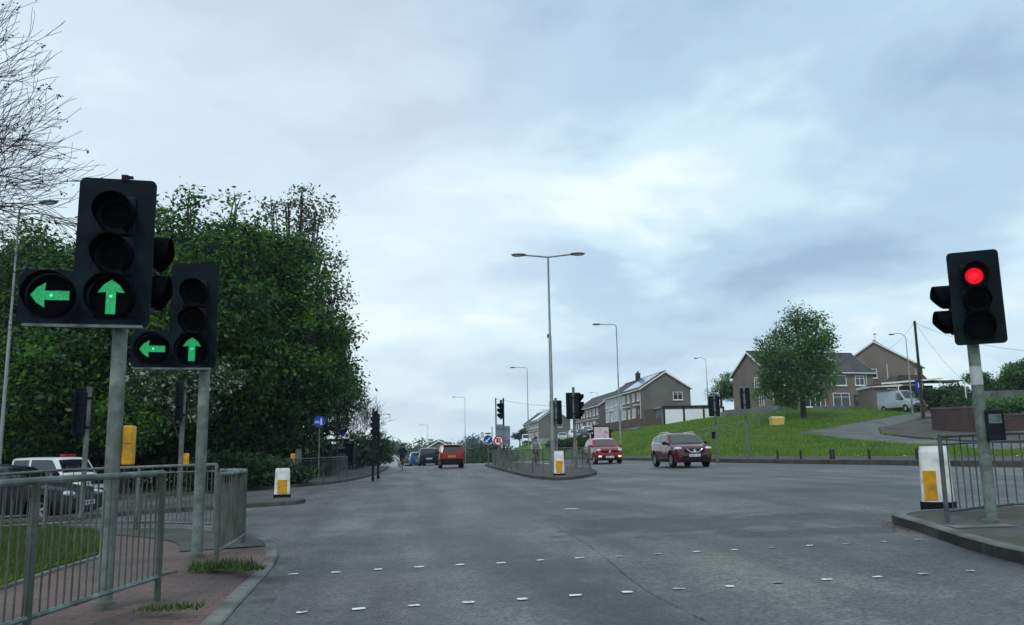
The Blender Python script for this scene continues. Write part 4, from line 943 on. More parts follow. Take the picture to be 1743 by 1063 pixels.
def headlights(c, root, x, z, dy, r, lit=False):
    for sg in (1, -1):
        q = MB(); q.ell((x, sg*dy, z), r, 14, 8); q.build('headlight', M['headlamp'], root, smooth=60)
# ---- maroon crossover (front three quarter)
def mk_root(name, px, py, d, rz, label, cat='car', group=None, pt=None, tilt=True):
    p = pt if pt is not None else at_land(px, d)
    r = empty(name, p, rz, label, cat, group)
    return r
HB = R(-90)
pN = at_land(1157, 41.0); rt = mk_root('crossover_car', 0, 0, 0, HB, 'dark maroon crossover car with silver V grille turning in front of the grass bank', pt=pN)
c = Car(4.38, 1.82, 1.60, [(-2.19, .98), (-2.12, 1.06), (-1.95, 1.14), (-1.62, 1.47), (-1.2, 1.555), (-.3, 1.60), (.3, 1.565), (.55, 1.50), (1.24, 1.075), (1.6, 1.03), (1.95, .95), (2.1, .86), (2.19, .70)],
        [(-2.19, .95), (-1.7, 1.1), (-1.2, 1.06), (.9, .97), (1.3, .97), (2.0, .86), (2.19, .66)], clear=.23, wr=.355)
body = c.shell(M['maroon'], rt)
c.screen('windscreen', .60, 1.20, .88, .92, M['carglass'], rt); c.screen('rear_screen', -1.92, -1.62, .86, .82, M['carglass'], rt)
c.side('side_window', [(-.30, 1.08, 1.48), (.35, 1.06, 1.46), (.88, 1.06, 1.14)], M['carglass'], rt)
c.side('side_window', [(-1.15, 1.15, 1.42), (-.9, 1.13, 1.46), (-.38, 1.09, 1.48)], M['carglass'], rt)
c.side('side_window', [(-1.62, 1.24, 1.28), (-1.22, 1.17, 1.40)], M['carglass'], rt, nx=3)
c.side('sill_trim', [(-.86, .26, .40), (.86, .26, .40)], M['trim'], rt, off=.012)
c.side('chrome_strip', [(-1.6, 1.185, 1.2), (.9, 1.035, 1.05)], M['chrome'], rt, off=.014, nz=1)
c.side('door_seam', [(-.345, .5, 1.05), (-.33, .5, 1.05)], M['trim'], rt, off=.004, nx=1)
c.side('door_seam', [(.78, .45, 1.0), (.795, .45, 1.0)], M['trim'], rt, off=.004, nx=1)
c.side('door_handle', [(-.28, .90, .935), (-.10, .905, .94)], M['maroon'], rt, off=.03, nx=2, nz=1)
for a in c.ax:
    pts = [(a+c.wr*1.26*math.cos(t), 0) for t in np.linspace(math.pi, 0, 13)]
    for sg in (1, -1):
        mb = MB(); vs = []
        for t in np.linspace(math.pi, 0, 17):
            for k in (1.13, 1.28): x = a+c.wr*k*math.cos(t); z = c.wr+c.wr*k*math.sin(t); vs.append((x, sg*(c.w(a, z)*1.0+.014), max(z, .26)))
        mb.add(vs, [(i*2, i*2+1, i*2+3, i*2+2) for i in range(16)]); mb.build('wheel_arch_trim', M['trim'], rt)
headlights(c, rt, 1.93, .86, .70, (.25, .20, .085))
q = MB(); q.box(2.165, 0, .74, .06, .95, .17); gr = q.build('grille', M['trim'], rt, bevel=.02)
q = MB(); q.tube([(2.20, -.36, .83), (2.215, -.19, .69), (2.215, .19, .69), (2.20, .36, .83)], .026, 6); q.build('grille_bar', M['chrome'], gr, smooth=40)
q = MB(); q.tube([(2.205, 0, .76), (2.222, 0, .76)], .068, 16); q.build('emblem', M['chrome'], gr)
q = MB(); q.box(2.15, 0, .44, .09, 1.35, .24, taper=1.02); q.build('lower_bumper', M['trim'], rt, bevel=.03)
for sg in (1, -1): q = MB(); q.ell((2.13, sg*.62, .50), (.07, .09, .06), 10, 6); q.build('fog_lamp', M['headlamp'], rt, smooth=60)
c.plate(rt, 2.205, .55, 'plate_w'); c.wheels(rt, spokes=5); c.mirrors(rt, .80, 1.07, M['trim'])
for sg in (1, -1): q = MB(); q.tube([(-1.3, sg*.60, 1.57), (-1.1, sg*.60, 1.63), (.1, sg*.60, 1.65), (.3, sg*.60, 1.60)], .018, 6); q.build('roof_rail', M['chrome'], rt, smooth=40)
# ---- red small crossover behind it
pR = at_land(1026, 55); rt = mk_root('crossover_car', 0, 0, 0, R(-90.5), 'bright red small car with pale roof and black grille beside the centre island', pt=pR)
c = Car(4.12, 1.78, 1.60, [(-2.06, 1.0), (-2.0, 1.08), (-1.85, 1.18), (-1.6, 1.48), (-1.2, 1.57), (-.3, 1.60), (.2, 1.56), (.45, 1.50), (1.15, 1.07), (1.5, 1.02), (1.85, .93), (1.99, .84), (2.06, .66)],
        [(-2.06, .97), (-1.6, 1.12), (.8, .98), (1.2, .96), (1.9, .84), (2.06, .62)], clear=.21, wr=.34)
body = c.shell(M['flame'], rt)
c.screen('roof_skin', -1.5, .38, .96, .96, M['carwhite'], rt, off=.010)
c.screen('windscreen', .50, 1.11, .88, .92, M['carglass'], rt); c.screen('rear_screen', -1.83, -1.6, .86, .82, M['carglass'], rt)
c.side('side_window', [(-.3, 1.08, 1.47), (.3, 1.06, 1.46), (.8, 1.05, 1.13)], M['carglass'], rt); c.side('side_window', [(-1.35, 1.2, 1.36), (-.9, 1.13, 1.45), (-.38, 1.09, 1.47)], M['carglass'], rt)
c.side('sill_trim', [(-.8, .24, .36), (.8, .24, .36)], M['trim'], rt, off=.012); c.side('sill_strip', [(-.8, .37, .43), (.8, .40, .44)], M['chrome'], rt, off=.014, nz=1)
c.side('door_seam', [(-.345, .45, 1.05), (-.33, .45, 1.05)], M['trim'], rt, off=.004, nx=1)
headlights(c, rt, 1.80, .83, .66, (.25, .19, .10))
q = MB(); q.prism([(-.62, .80), (-.3, .70), (.3, .70), (.62, .80), (.3, .82), (-.3, .82)], 'x', 2.02, 2.075); gr = q.build('grille', M['trim'], rt)
q = MB(); q.prism([(0, .64), (.075, .755), (0, .87), (-.075, .755)], 'x', 2.06, 2.095); q.build('emblem', M['chrome'], gr)
q = MB(); q.box(2.03, 0, .38, .08, 1.3, .26); q.build('lower_bumper', M['trim'], rt, bevel=.03)
for sg in (1, -1): q = MB(); q.box(2.03, sg*.62, .46, .1, .22, .11); q.build('fog_lamp', M['headlit'], rt, bevel=.02)
c.plate(rt, 2.08, .42, 'plate_w'); c.wheels(rt); c.mirrors(rt, .72, 1.06, M['flame'])
# ---- orange-red tall hatchback ahead, seen from behind
pM = G(767, 795); pM = at_land(767, 60.5); rt = mk_root('hatchback_car', 0, 0, 0, R(90), 'orange red tall hatchback driving away in the right hand lane', pt=pM)
c = Car(4.05, 1.72, 1.60, [(-2.03, .98), (-2.0, 1.04), (-1.80, 1.50), (-1.70, 1.56), (-1.3, 1.60), (.2, 1.60), (.6, 1.5), (1.3, 1.02), (1.8, .9), (2.03, .7)], [(-2.03, .95), (-1, .98), (1.2, .93), (2.03, .66)], clear=.22, wr=.32, tumble=.17, n_end=.90, nexp=9)
c.shell(M['redcar'], rt); c.screen('rear_screen', -1.985, -1.80, .86, .86, M['carglass'], rt, off=.014); c.screen('windscreen', .65, 1.26, .88, .92, M['carglass'], rt)
c.side('side_window', [(-1.6, 1.02, 1.42), (-.6, 1.02, 1.50), (.4, 1.0, 1.46), (.95, .99, 1.16)], M['carglass'], rt)
q = MB(); q.box(-2.02, 0, .47, .14, 1.56, .36); q.build('rear_bumper', M['trim'], rt, bevel=.04)
for sg in (1, -1): q = MB(); q.ell((-1.97, sg*.74, .92), (.10, .07, .17), 10, 8); q.build('tail_light', M['tail'], rt, smooth=60)
c.plate(rt, -2.045, .80, 'plate_y', sg=-1); q = MB(); q.tube([(-1.99, .02, 1.06), (-1.93, .30, 1.12)], .014, 5); q.build('rear_wiper', M['trim'], rt)
q = MB(); q.box(-1.86, 0, 1.56, .2, 1.2, .03); q.build('spoiler', M['redcar'], rt, bevel=.01); c.wheels(rt); c.mirrors(rt, .9, 1.02, M['trim'])
for sg in (1, -1):
    q = MB(); q.ell((-1.0, sg*.36, 1.22), (.06, .13, .12), 10, 8); q.build('headrest', M['trim'], rt, smooth=60)
# ---- black estate ahead
pB = at_land(729, 78); rt = mk_root('estate_car', 0, 0, 0, R(91), 'black estate car driving away, left of the orange red hatchback', pt=pB)
c = Car(4.6, 1.82, 1.56, [(-2.3, .95), (-2.26, 1.02), (-1.95, 1.46), (-1.8, 1.51), (-1.2, 1.56), (.2, 1.55), (.6, 1.45), (1.3, 1.0), (2.0, .88), (2.3, .66)], [(-2.3, .93), (-1, .96), (1.2, .92), (2.3, .62)], clear=.22, wr=.33, n_end=.88, nexp=9)
c.shell(M['carblack'], rt); c.screen('rear_screen', -2.24, -1.96, .86, .84, M['carglass'], rt, off=.014); c.side('side_window', [(-1.7, 1.02, 1.36), (-.6, 1.0, 1.46), (.4, .98, 1.42), (.95, .97, 1.12)], M['carglass'], rt)
rearlights(c, rt, -2.24, .92, .76, (.10, .10, .09)); c.plate(rt, -2.31, .62, 'plate_w', sg=-1); c.wheels(rt); c.mirrors(rt, .9, .99, M['carblack'])
est = (c, rt)
# ---- blue small car
def small_car(name, pt, rz, paint, label, H=1.48, L=3.9, rear=True, W=1.68, cat='car', group=None):
    rt = mk_root(name, 0, 0, 0, rz, label, cat, group, pt=pt); k = H/1.48
    c = Car(L, W, H, [(-L/2, .92*k), (-L/2+.04, 1.0*k), (-L/2+.32, 1.38*k), (-L/2+.6, 1.45*k), (-.2, 1.48*k), (.3, 1.42*k), (1.0, .98*k), (L/2-.3, .86*k), (L/2, .62*k)], [(-L/2, .9*k), (-1, .95*k), (1.0, .9*k), (L/2, .6*k)], clear=.2, wr=.31, n_end=.86, nexp=8)
    c.shell(M[paint], rt); c.screen('rear_screen', -L/2+.06, -L/2+.31, .86, .84, M['carglass'], rt, off=.014); c.screen('windscreen', .36, .97, .88, .92, M['carglass'], rt)
    c.side('side_window', [(-L/2+.55, 1.0*k, 1.3*k), (-.5, .99*k, 1.39*k), (.2, .97*k, 1.36*k), (.72, .95*k, 1.06*k)], M['carglass'], rt)
    rearlights(c, rt, -L/2+.06, .9*k, W/2-.1, (.08, .08, .13)); headlights(c, rt, L/2-.2, .72*k, W/2-.2, (.2, .15, .08))
    c.plate(rt, -L/2-.01, .6, 'plate_y', sg=-1); c.plate(rt, L/2+.01, .45, 'plate_w'); c.wheels(rt); c.mirrors(rt, .66, .98*k, M[paint]); return rt
small_car('hatchback_car', at_land(710, 90), R(93), 'carblue', 'bright blue car partly hidden behind the black estate at the crest')
small_car('saloon_car', at_land(690, 104), R(94), 'cardark', 'dark car almost over the crest, left of the blue car', H=1.42)
# ---- cars waiting in the left side road
pd = P(8, 850, 21.5); small_car('saloon_car', (pd[0], pd[1], base(pd[0], pd[1])), R(-8), 'cardark', 'dark grey car behind the left guard rail, in front of the white jeep', H=1.40, L=4.3, W=1.75)
pj = P(106, 840, 32.5); rt = mk_root('jeep', 0, 0, 0, R(-30), 'white boxy jeep with black windows and a red roof light, behind the left railing', pt=np.array([pj[0], pj[1], base(pj[0], pj[1])]))
c = Car(4.0, 1.66, 1.74, [(-2.0, 1.05), (-1.99, 1.1), (-1.93, 1.67), (-1.88, 1.72), (-1.2, 1.74), (.3, 1.72), (.42, 1.67), (.82, 1.13), (.9, 1.10), (1.85, 1.03), (1.95, .98), (2.0, .75)], [(-2.0, 1.02), (.9, 1.02), (1.85, .95), (2.0, .7)], clear=.3, wr=.37, tumble=.10, n_end=.9, nexp=10)
c.shell(M['carwhite'], rt); c.screen('windscreen', .45, .80, .9, .93, M['carglass'], rt); c.screen('rear_screen', -1.985, -1.935, .8, .8, M['carglass'], rt)
c.side('side_window', [(-1.82, 1.08, 1.65), (-.95, 1.08, 1.66)], M['carglass'], rt); c.side('side_window', [(-.83, 1.08, 1.66), (.2, 1.07, 1.65), (.34, 1.07, 1.60), (.66, 1.07, 1.17)], M['carglass'], rt)
c.side('sill_trim', [(-.8, .32, .48), (.75, .32, .48)], M['trim'], rt, off=.02); c.side('side_rubbing_strip', [(-1.8, .66, .74), (1.75, .64, .72)], M['trim'], rt, off=.015)
headlights(c, rt, 1.88, .82, .62, (.16, .17, .10)); c.wheels(rt); c.mirrors(rt, .72, 1.08, M['trim'])
q = MB(); q.box(1.99, 0, .82, .05, .9, .16); q.build('grille', M['trim'], rt); q = MB(); q.box(1.98, 0, .5, .14, 1.5, .2); q.build('front_bumper', M['trim'], rt, bevel=.03)
q = MB(); q.box(.05, .1, 1.81, .28, .5, .10); q.build('roof_light', M['tail'], rt, bevel=.02)
# ---- panel van
def van(pt, rz, paint, label, L=5.3, H=2.35, W=1.95):
    rt = mk_root('panel_van', 0, 0, 0, rz, label, 'van', None, pt=pt); h = L/2
    c = Car(L, W, H, [(-h, H-.06), (-h+.15, H), (h-2.1, H), (h-1.75, H-.10), (h-.95, 1.32), (h-.35, 1.10), (h-.06, .95), (h, .6)], [(-h, 1.25), (h-1, 1.22), (h-.3, 1.0), (h, .55)], clear=.3, wr=.36, tumble=.10, n_end=.9, nexp=10)
    c.shell(M[paint], rt); c.screen('windscreen', h-1.7, h-1.0, .9, .93, M['carglass'], rt)
    c.side('side_window', [(h-2.15, 1.30, H-.35), (h-1.75, 1.28, H-.34), (h-1.2, 1.26, 1.45)], M['carglass'], rt)
    c.side('sill_trim', [(-h+1.3, .34, .5), (h-1.4, .34, .5)], M['trim'], rt, off=.02)
    c.side('door_seam', [(h-2.3, .5, H-.3), (h-2.285, .5, H-.3)], M['trim'], rt, off=.004, nx=1); c.side('door_seam', [(h-3.5, .5, H-.3), (h-3.485, .5, H-.3)], M['trim'], rt, off=.004, nx=1)
    headlights(c, rt, h-.25, .93, W/2-.2, (.2, .14, .15)); q = MB(); q.box(h-.02, 0, .55, .12, W*.84, .3); q.build('front_bumper', M['trim'], rt, bevel=.04)
    q = MB(); q.box(h-.03, 0, .80, .06, 1.0, .12); q.build('grille', M['trim'], rt); c.wheels(rt, spokes=7); c.mirrors(rt, h-1.35, 1.32, M['trim']); return rt
van(at_land(1541, 91)-np.array([0, 0, .1]), R(-80), 'carsilver', 'silver grey panel van parked on the estate road beside the telegraph pole')
van(at_land(896, 200), R(-95), 'carwhite', 'white van parked at the far street end, left of the double lamp post')
small_car('estate_car', at_land(852, 235), R(-80), 'carsilver', 'silver car parked far off behind the grey sign backs')
small_car('hatchback_car', at_land(958, 146), R(-100), 'carsilver', 'silver hatchback parked behind the widest black signal on the terrace street')
small_car('hatchback_car', at_land(978, 138), R(-95), 'carwhite', 'white hatchback parked in front of the middle terrace')
small_car('hatchback_car', at_land(1001, 131), R(-95), 'carwhite', 'white car parked just left of the poster shelter')
small_car('hatchback_car', at_land(993, 121), R(-95), 'cardark', 'dark car parked below the middle terrace, left of the poster shelter roof')

# ------------------------------------------------------------------ cyclists
def skin_body(name, J, E, rad, mats, pick, parent=None):
    me = bpy.data.meshes.new(name); keys = list(J); me.from_pydata([J[k] for k in keys], [(keys.index(a), keys.index(b)) for a, b in E], [])
    o = bpy.data.objects.new(name, me); COL.objects.link(o); md = o.modifiers.new('skin', 'SKIN'); md.branch_smoothing = .4
    for i, k in enumerate(keys):
        me.skin_vertices[0].data[i].radius = rad[k] if isinstance(rad[k], tuple) else (rad[k], rad[k])
        me.skin_vertices[0].data[i].use_root = (k == 'pelvis')
    sb = o.modifiers.new('sub', 'SUBSURF'); sb.levels = sb.render_levels = 2
    dg = bpy.context.evaluated_depsgraph_get(); dg.update(); nm = bpy.data.meshes.new_from_object(o.evaluated_get(dg)); bpy.data.objects.remove(o)
    nm.materials.clear()
    for q in mats: nm.materials.append(q)
    segs = [(np.array(J[a]), np.array(J[b]), pick.get((a, b), 0)) for a, b in E]
    for p in nm.polygons:
        cc = np.array(p.center); best = 9; bi = 0
        for a, b, mi in segs:
            t = np.clip(((cc-a)@(b-a))/max(1e-9, (b-a)@(b-a)), 0, 1); dd = np.linalg.norm(cc-a-t*(b-a))
            if dd < best: best, bi = dd, mi
        p.material_index = bi; p.use_smooth = True
    o = bpy.data.objects.new(name, nm); COL.objects.link(o); o.parent = parent; return o
def cyclist(pt, rz, label, blabel, top, helmet):
    b = empty('bicycle', pt, rz, blabel, 'bicycle', None)
    for x in (-.52, .53):
        e = MB(); n = 28; e.tube([(x+.33*math.cos(2*math.pi*k/n), 0, .34+.33*math.sin(2*math.pi*k/n)) for k in range(n+1)], .02, 6, caps=False); w = e.build('wheel', M['tyre'], b, smooth=60)
        e = MB(); e.tube([(x, -.05, .34), (x, .05, .34)], .025, 8)
        for k in range(14): a = 2*math.pi*k/14; e.tube([(x, 0, .34), (x+.32*math.cos(a), 0, .34+.32*math.sin(a))], .003, 3, caps=False)
        e.build('spokes', M['chrome'], w)
    e = MB(); 
    for p, q_ in (((-.03, 0, .30), (-.2, 0, .86)), ((-.03, 0, .30), (.36, 0, .80)), ((-.17, 0, .78), (.34, 0, .86)), ((-.03, 0, .30), (-.52, 0, .34)), ((-.17, 0, .78), (-.52, 0, .34)), ((.34, 0, .92), (.53, 0, .34))): e.tube([p, q_], .018, 8)
    e.build('frame', M['trim'], b, smooth=40)
    e = MB(); e.tube([(.33, 0, .88), (.32, 0, 1.02)], .014, 6); e.tube([(.32, -.27, 1.03), (.34, 0, 1.03), (.32, .27, 1.03)], .014, 6); e.build('handlebar', M['trim'], b, smooth=40)
    e = MB(); e.ell((-.23, 0, .90), (.14, .075, .035), 10, 6); e.build('saddle', M['trim'], b, smooth=60)
    e = MB(); e.tube([(-.03, -.12, .30), (-.03, .12, .30)], .014, 6); e.tube([(-.03, .12, .30), (-.06, .13, .14)], .012, 6); e.tube([(-.03, -.12, .30), (0, -.13, .46)], .012, 6); e.box(-.06, .17, .13, .09, .09, .02); e.box(0, -.17, .46, .09, .09, .02); e.build('crank', M['chrome'], b)
    J = {'pelvis': (-.2, 0, .99), 'waist': (-.12, 0, 1.17), 'chest': (.02, 0, 1.36), 'neck': (.10, 0, 1.52), 'chin': (.155, 0, 1.58), 'head': (.15, 0, 1.67), 'crown': (.14, 0, 1.74)}
    Eg = [('pelvis', 'waist'), ('waist', 'chest'), ('chest', 'neck'), ('neck', 'chin'), ('chin', 'head'), ('head', 'crown')]
    rad = {'pelvis': (.15, .12), 'waist': (.14, .105), 'chest': (.165, .12), 'neck': .06, 'chin': .075, 'head': (.088, .098), 'crown': .065}; pick = {('neck', 'chin'): 1, ('chin', 'head'): 1, ('head', 'crown'): 1}
    for s, nm, fz, fx, kz in ((1, 'l', .16, -.06, .60), (-1, 'r', .49, 0, .80)):
        J.update({nm+'sh': (.05, .19*s, 1.43), nm+'el': (.12, .27*s, 1.20), nm+'wr': (.29, .255*s, 1.07), nm+'ha': (.335, .25*s, 1.045), nm+'hip': (-.18, .10*s, .94), nm+'kn': (.19 if s < 0 else .14, .13*s, kz+.03), nm+'an': (fx-.06, .15*s, fz+.08), nm+'he': (fx-.08, .16*s, fz+.025), nm+'to': (fx+.10, .17*s, fz)})
        for q in range(3): J[nm+'f%d' % q] = (.365, (.225+.022*q)*s, 1.03-.012*q)
        Eg += [('chest', nm+'sh'), (nm+'sh', nm+'el'), (nm+'el', nm+'wr'), (nm+'wr', nm+'ha'), ('pelvis', nm+'hip'), (nm+'hip', nm+'kn'), (nm+'kn', nm+'an'), (nm+'an', nm+'he'), (nm+'an', nm+'to')]+[(nm+'ha', nm+'f%d' % q) for q in range(3)]
        rad.update({nm+'sh': .075, nm+'el': .048, nm+'wr': .032, nm+'ha': (.038, .02), nm+'hip': .10, nm+'kn': .062, nm+'an': .04, nm+'he': .04, nm+'to': .034}); rad.update({nm+'f%d' % q: .010 for q in range(3)})
        pick.update({(nm+'wr', nm+'ha'): 1, ('pelvis', nm+'hip'): 2, (nm+'hip', nm+'kn'): 2, (nm+'kn', nm+'an'): 1, (nm+'an', nm+'he'): 3, (nm+'an', nm+'to'): 3}); pick.update({(nm+'ha', nm+'f%d' % q): 1 for q in range(3)})
    o = skin_body('person', J, Eg, rad, [M[top], M['skin'], M['shorts'], M['trim']], pick)
    o.location = tuple(map(float, pt)); o.rotation_euler.z = rz; tag(o, label, 'person')
    e = MB()
    if helmet: e.ell((.13, 0, 1.735), (.135, .10, .085), 14, 8)
    else: e.ell((.125, 0, 1.71), (.105, .092, .095), 14, 8)
    e.build('cycling_helmet' if helmet else 'hair', M['helmet' if helmet else 'hairb'], o, smooth=60)
    for sx, s in ((.237, 1), (.237, -1)):
        pass
    f = MB(); f.ell((.245, 0, 1.645), (.02, .015, .025), 8, 6); f.build('nose', M['skin'], o, smooth=60)
    f = MB(); f.ell((.228, .035, 1.675), (.012, .014, .009), 8, 5); f.ell((.228, -.035, 1.675), (.012, .014, .009), 8, 5); f.build('eyes', M['trim'], o)
    return o
pc = at_land(685, 58); cyclist(pc, R(91), 'person in dark jacket and shorts riding away near the left kerb', 'bicycle ridden away near the left kerb by the dark cyclist', 'navy', False)
pc = at_land(912, 49); cyclist(pc, R(-88), 'person in pale grey top and dark helmet riding towards us behind the centre island railing', 'bicycle under the rider in the pale top, behind the centre island railing', 'greytop', True)
# ------------------------------------------------------------------ houses
def window(parent, x, z, w, h, y=0, style=2, face='front', Wd=None, L=None, glass='glass', sill=True, fr='upvc'):
    """frame proud of the wall, pane set in, mullions; face front: y plane, local -y out; left/right gable"""
    def tr(mb):
        if face == 'front': return
        vs = []
        for (a, b, c) in mb.v:
            if face == 'left': vs.append((b, L_-a if False else a*-1+0, c))
            else: vs.append((-b, a, c))
        mb.v = vs
    q = MB(); t = .075
    for cx, cz, sx, sz in ((x, z+h/2-t/2, w, t), (x, z-h/2+t/2, w, t), (x-w/2+t/2, z, t, h-2*t), (x+w/2-t/2, z, t, h-2*t)): q.box(cx, y-.03, cz, sx, .07, sz)
    for k in range(1, style): q.box(x-w/2+w*k/style, y-.028, z, .06, .06, h-2*t)
    if style >= 2: q.box(x, y-.026, z+h*.22, w-2*t, .055, .05)
    tr(q); f = q.build('window', M[fr], parent)
    q = MB(); q.box(x, y-.008, z, w-t, .02, h-t); tr(q); q.build('pane', M[glass], f)
    if sill: q = MB(); q.box(x, y-.07, z-h/2-.05, w+.16, .16, .09); tr(q); q.build('sill', M['white'], f)
    return f
def gwindow(parent, L, Wd, gy, z, w, h, side, style=2):
    """window on a gable; gy measured along depth"""
    f = window(parent, 0, z, w, h, 0, style)
    e = f
    if side == 'left': f.rotation_euler.z = R(-90); f.location = (0, gy, 0)
    else: f.rotation_euler.z = R(90); f.location = (L, gy, 0)
    return f
def house(name, pt, rz, L, Wd, eave, ridge, label, secs, wins=(), lw=(), rw=(), chim=(), solar=(), roofm='slate', gm='render2', doors=(), group=None, canopy=(), over=.3, cat='house', pipes=(), sky_=()):
    h = empty(name, pt, rz, label, cat, group)
    q = MB(); q.prism([(0, -1.5), (Wd, -1.5), (Wd, eave), (Wd/2, ridge-.12), (0, eave)], 'x', 0, L); q.build('wall', M[gm], h)
    for x0, x1, m in secs:
        q = MB(); q.box((x0+x1)/2, -.012, eave/2-.75, x1-x0, .03, eave+1.5-.04); q.build('facade', M[m], h)
    rise = ridge-eave; sl = math.hypot(Wd/2, rise); ov = over; dz = rise/(Wd/2)*ov; t = .14
    q = MB()
    for s in (1, -1):
        yo = -ov if s == 1 else Wd+ov
        q.prism([(yo, eave-dz), (Wd/2, ridge), (Wd/2, ridge+t), (yo, eave-dz+t)], 'x', -.25, L+.25)
    rf = q.build('roof', M[roofm], h)
    q = MB(); q.tube([(-.25, Wd/2, ridge+t), (L+.25, Wd/2, ridge+t)], .11, 8); q.build('ridge_tiles', M[roofm], rf, smooth=40)
    for x in (-.265, L+.265):
        q = MB()
        for s in (1, -1):
            yo = -ov if s == 1 else Wd+ov; q.prism([(yo, eave-dz-.08), (Wd/2, ridge-.10), (Wd/2, ridge+t*.9), (yo, eave-dz+t*.9)], 'x', x-.022, x+.022)
        q.build('barge_board', M['white'], rf)
    q = MB(); q.box(L/2, -ov-.06, eave-dz+.0, L+.4, .12, .12); q.build('gutter', M['white'], rf)
    q = MB(); q.box(L/2, -ov*.5, eave-dz-.03, L+.3, ov*.95, .04); q.build('soffit', M['white'], rf)
    for x in chim:
        q = MB(); q.box(x, Wd/2, ridge+.4, 1.1, .6, 1.6); q.box(x, Wd/2, ridge+1.22, 1.2, .7, .1); c = q.build('chimney', M['pole_wood'], rf)
        q = MB()
        for k in (-.3, 0, .3): q.tube([(x+k, Wd/2, ridge+1.25), (x+k, Wd/2, ridge+1.6)], [.12, .10], 8)
        q.build('chimney_pot', M['rust'], c, smooth=40)
    for x0, x1, f0, f1 in solar:
        q = MB(); a = lambda f, o: (-ov+(Wd/2+ov)*f, eave-dz+(rise+dz)*f+t+o)
        q.prism([a(f0, .05), a(f1, .05), a(f1, .11), a(f0, .11)], 'x', x0, x1); s_ = q.build('solar_panel', M['solar'], rf)
    for x, f, w in sky_:
        q = MB(); a = lambda f, o: (-ov+(Wd/2+ov)*f, eave-dz+(rise+dz)*f+t+o); q.prism([a(f, .0), a(f+.16, .0), a(f+.16, .08), a(f, .08)], 'x', x-w/2, x+w/2); q.build('roof_window', M['solar'], rf)
    for x, z, w, hh, st in wins: window(h, x, z, w, hh, -.027, st)
    for gy, z, w, hh, st in lw: gwindow(h, L, Wd, gy, z, w, hh, 'left', st)
    for gy, z, w, hh, st in rw: gwindow(h, L, Wd, gy, z, w, hh, 'right', st)
    for x, m in doors:
        q = MB(); q.box(x, -.045, 1.0, 1.0, .06, 2.1); d = q.build('door', M[m], h); q = MB(); q.box(x, -.08, 1.5, .4, .02, .6); q.build('pane', M['glass'], d); q = MB(); q.box(x+.38, -.09, 1.0, .04, .05, .14); q.build('handle', M['chrome'], d)
    for x, w in canopy: q = MB(); q.box(x, -.45, 2.45, w, .85, .12); q.build('door_canopy', M['white'], h)
    for x, y in pipes: q = MB(); q.tube([(x, y, -.5), (x, y, eave-.1)], .05, 6); q.build('downpipe', M['white'], h)
    return h
def terr_wins(L, unit=6.):
    w = []; d = []; c = []
    n = int(round(L/unit))
    for i in range(n):
        x = i*unit; w += [(x+1.6, 3.75, 1.5, 1.25, 2), (x+4.5, 3.75, 1.2, 1.25, 2), (x+1.7, 1.35, 1.9, 1.4, 3)]; d.append((x+4.6, 'door' if i % 2 else 'upvc')); c.append((x+4.6, 1.5))
    return w, d, c
# front terrace: facade looks towards the road, near gable towards us
pA = P(1093, 716, 128); LA = 24.
w, d, c_ = terr_wins(LA)
house('terraced_house', (pA[0], pA[1]+LA, pA[2]), R(-90), LA, 7.7, 4.9, 7.35, 'nearest terrace with plain grey gable end, white and brick fronts and solar panels', [(20.0, 24, 'brick'), (12.6, 20, 'render'), (0, 12.6, 'rendwhite')], w, rw=[(5.7, 3.7, 1.5, 1.2, 2)], chim=(8.5,), solar=[(12.3, 22.4, .12, .93)], doors=d, canopy=c_, pipes=[(23.8, -.1)], gm='render2', group='terraced houses up the hill')
yA = pA[1]+LA
pA2 = (pA[0]-.6, yA+26.5, pA[2]-.9)
w, d, c_ = terr_wins(24)
house('terraced_house', pA2, R(-90), 24, 7.7, 4.9, 7.3, 'middle terrace with brown front and plain dark roof, behind the nearest terrace', [(0, 24, 'render')], w, rw=[(5.7, 3.7, 1.5, 1.2, 2)], doors=d, canopy=c_, gm='render2', group='terraced houses up the hill', roofm='slate2')
pA3 = P(917, 748, 222); w, d, c_ = terr_wins(30)
house('terraced_house', (pA3[0], pA3[1]+30, pA3[2]), R(-90), 30, 8.5, 5.0, 8.0, 'farthest terrace left of the double lamp post, with solar panels on its roof', [(0, 30, 'render')], w, rw=[(5.7, 3.7, 1.2, 1.1, 2)], chim=(), solar=[(14, 27, .1, .9)], doors=d, canopy=c_, gm='render2', group='terraced houses up the hill', pipes=[(29.8, -.1)])
pA4 = at_land(985, 168); house('terraced_house', (pA4[0]+6, pA4[1]+16, pA4[2]+.4), R(-90), 14, 8, 4.9, 7.9, 'brown house whose dark hipped roof shows behind the black signal backs', [(0, 14, 'render')], terr_wins(12)[0], rw=[(4, 3.7, 1.2, 1.1, 2)], gm='render', group='terraced houses up the hill')
# brown semi
pB_ = P(1310, 699, 105); aB = .3-PSI
house('semi_detached_house', pB_, aB, 15.7, 8.0, 5.0, 7.7, 'brown pebbledash semi with long dark roof behind the birch tree', [(0, 15.7, 'render')],
      [(1.4, 1.4, 1.6, 1.5, 2), (6.3, 1.35, 2.3, 1.75, 3), (10.6, 1.35, 2.5, 1.8, 2), (6.2, 3.85, 2.2, 1.25, 3), (10.4, 3.85, 2.3, 1.3, 1), (13.6, 3.85, 1.4, 1.25, 2), (1.6, 3.8, 1.8, 1.25, 2), (14.0, 1.2, .9, 1.6, 2)], lw=[(2.4, 3.75, .9, 1.2, 2), (1.5, 1.1, 1.0, 2.1, 2)], doors=[(13.0, 'door'), (3.6, 'door')], chim=(), sky_=[(11.4, .55, .9)], gm='render', pipes=[(8.1, -.12), (14.6, -.1)])
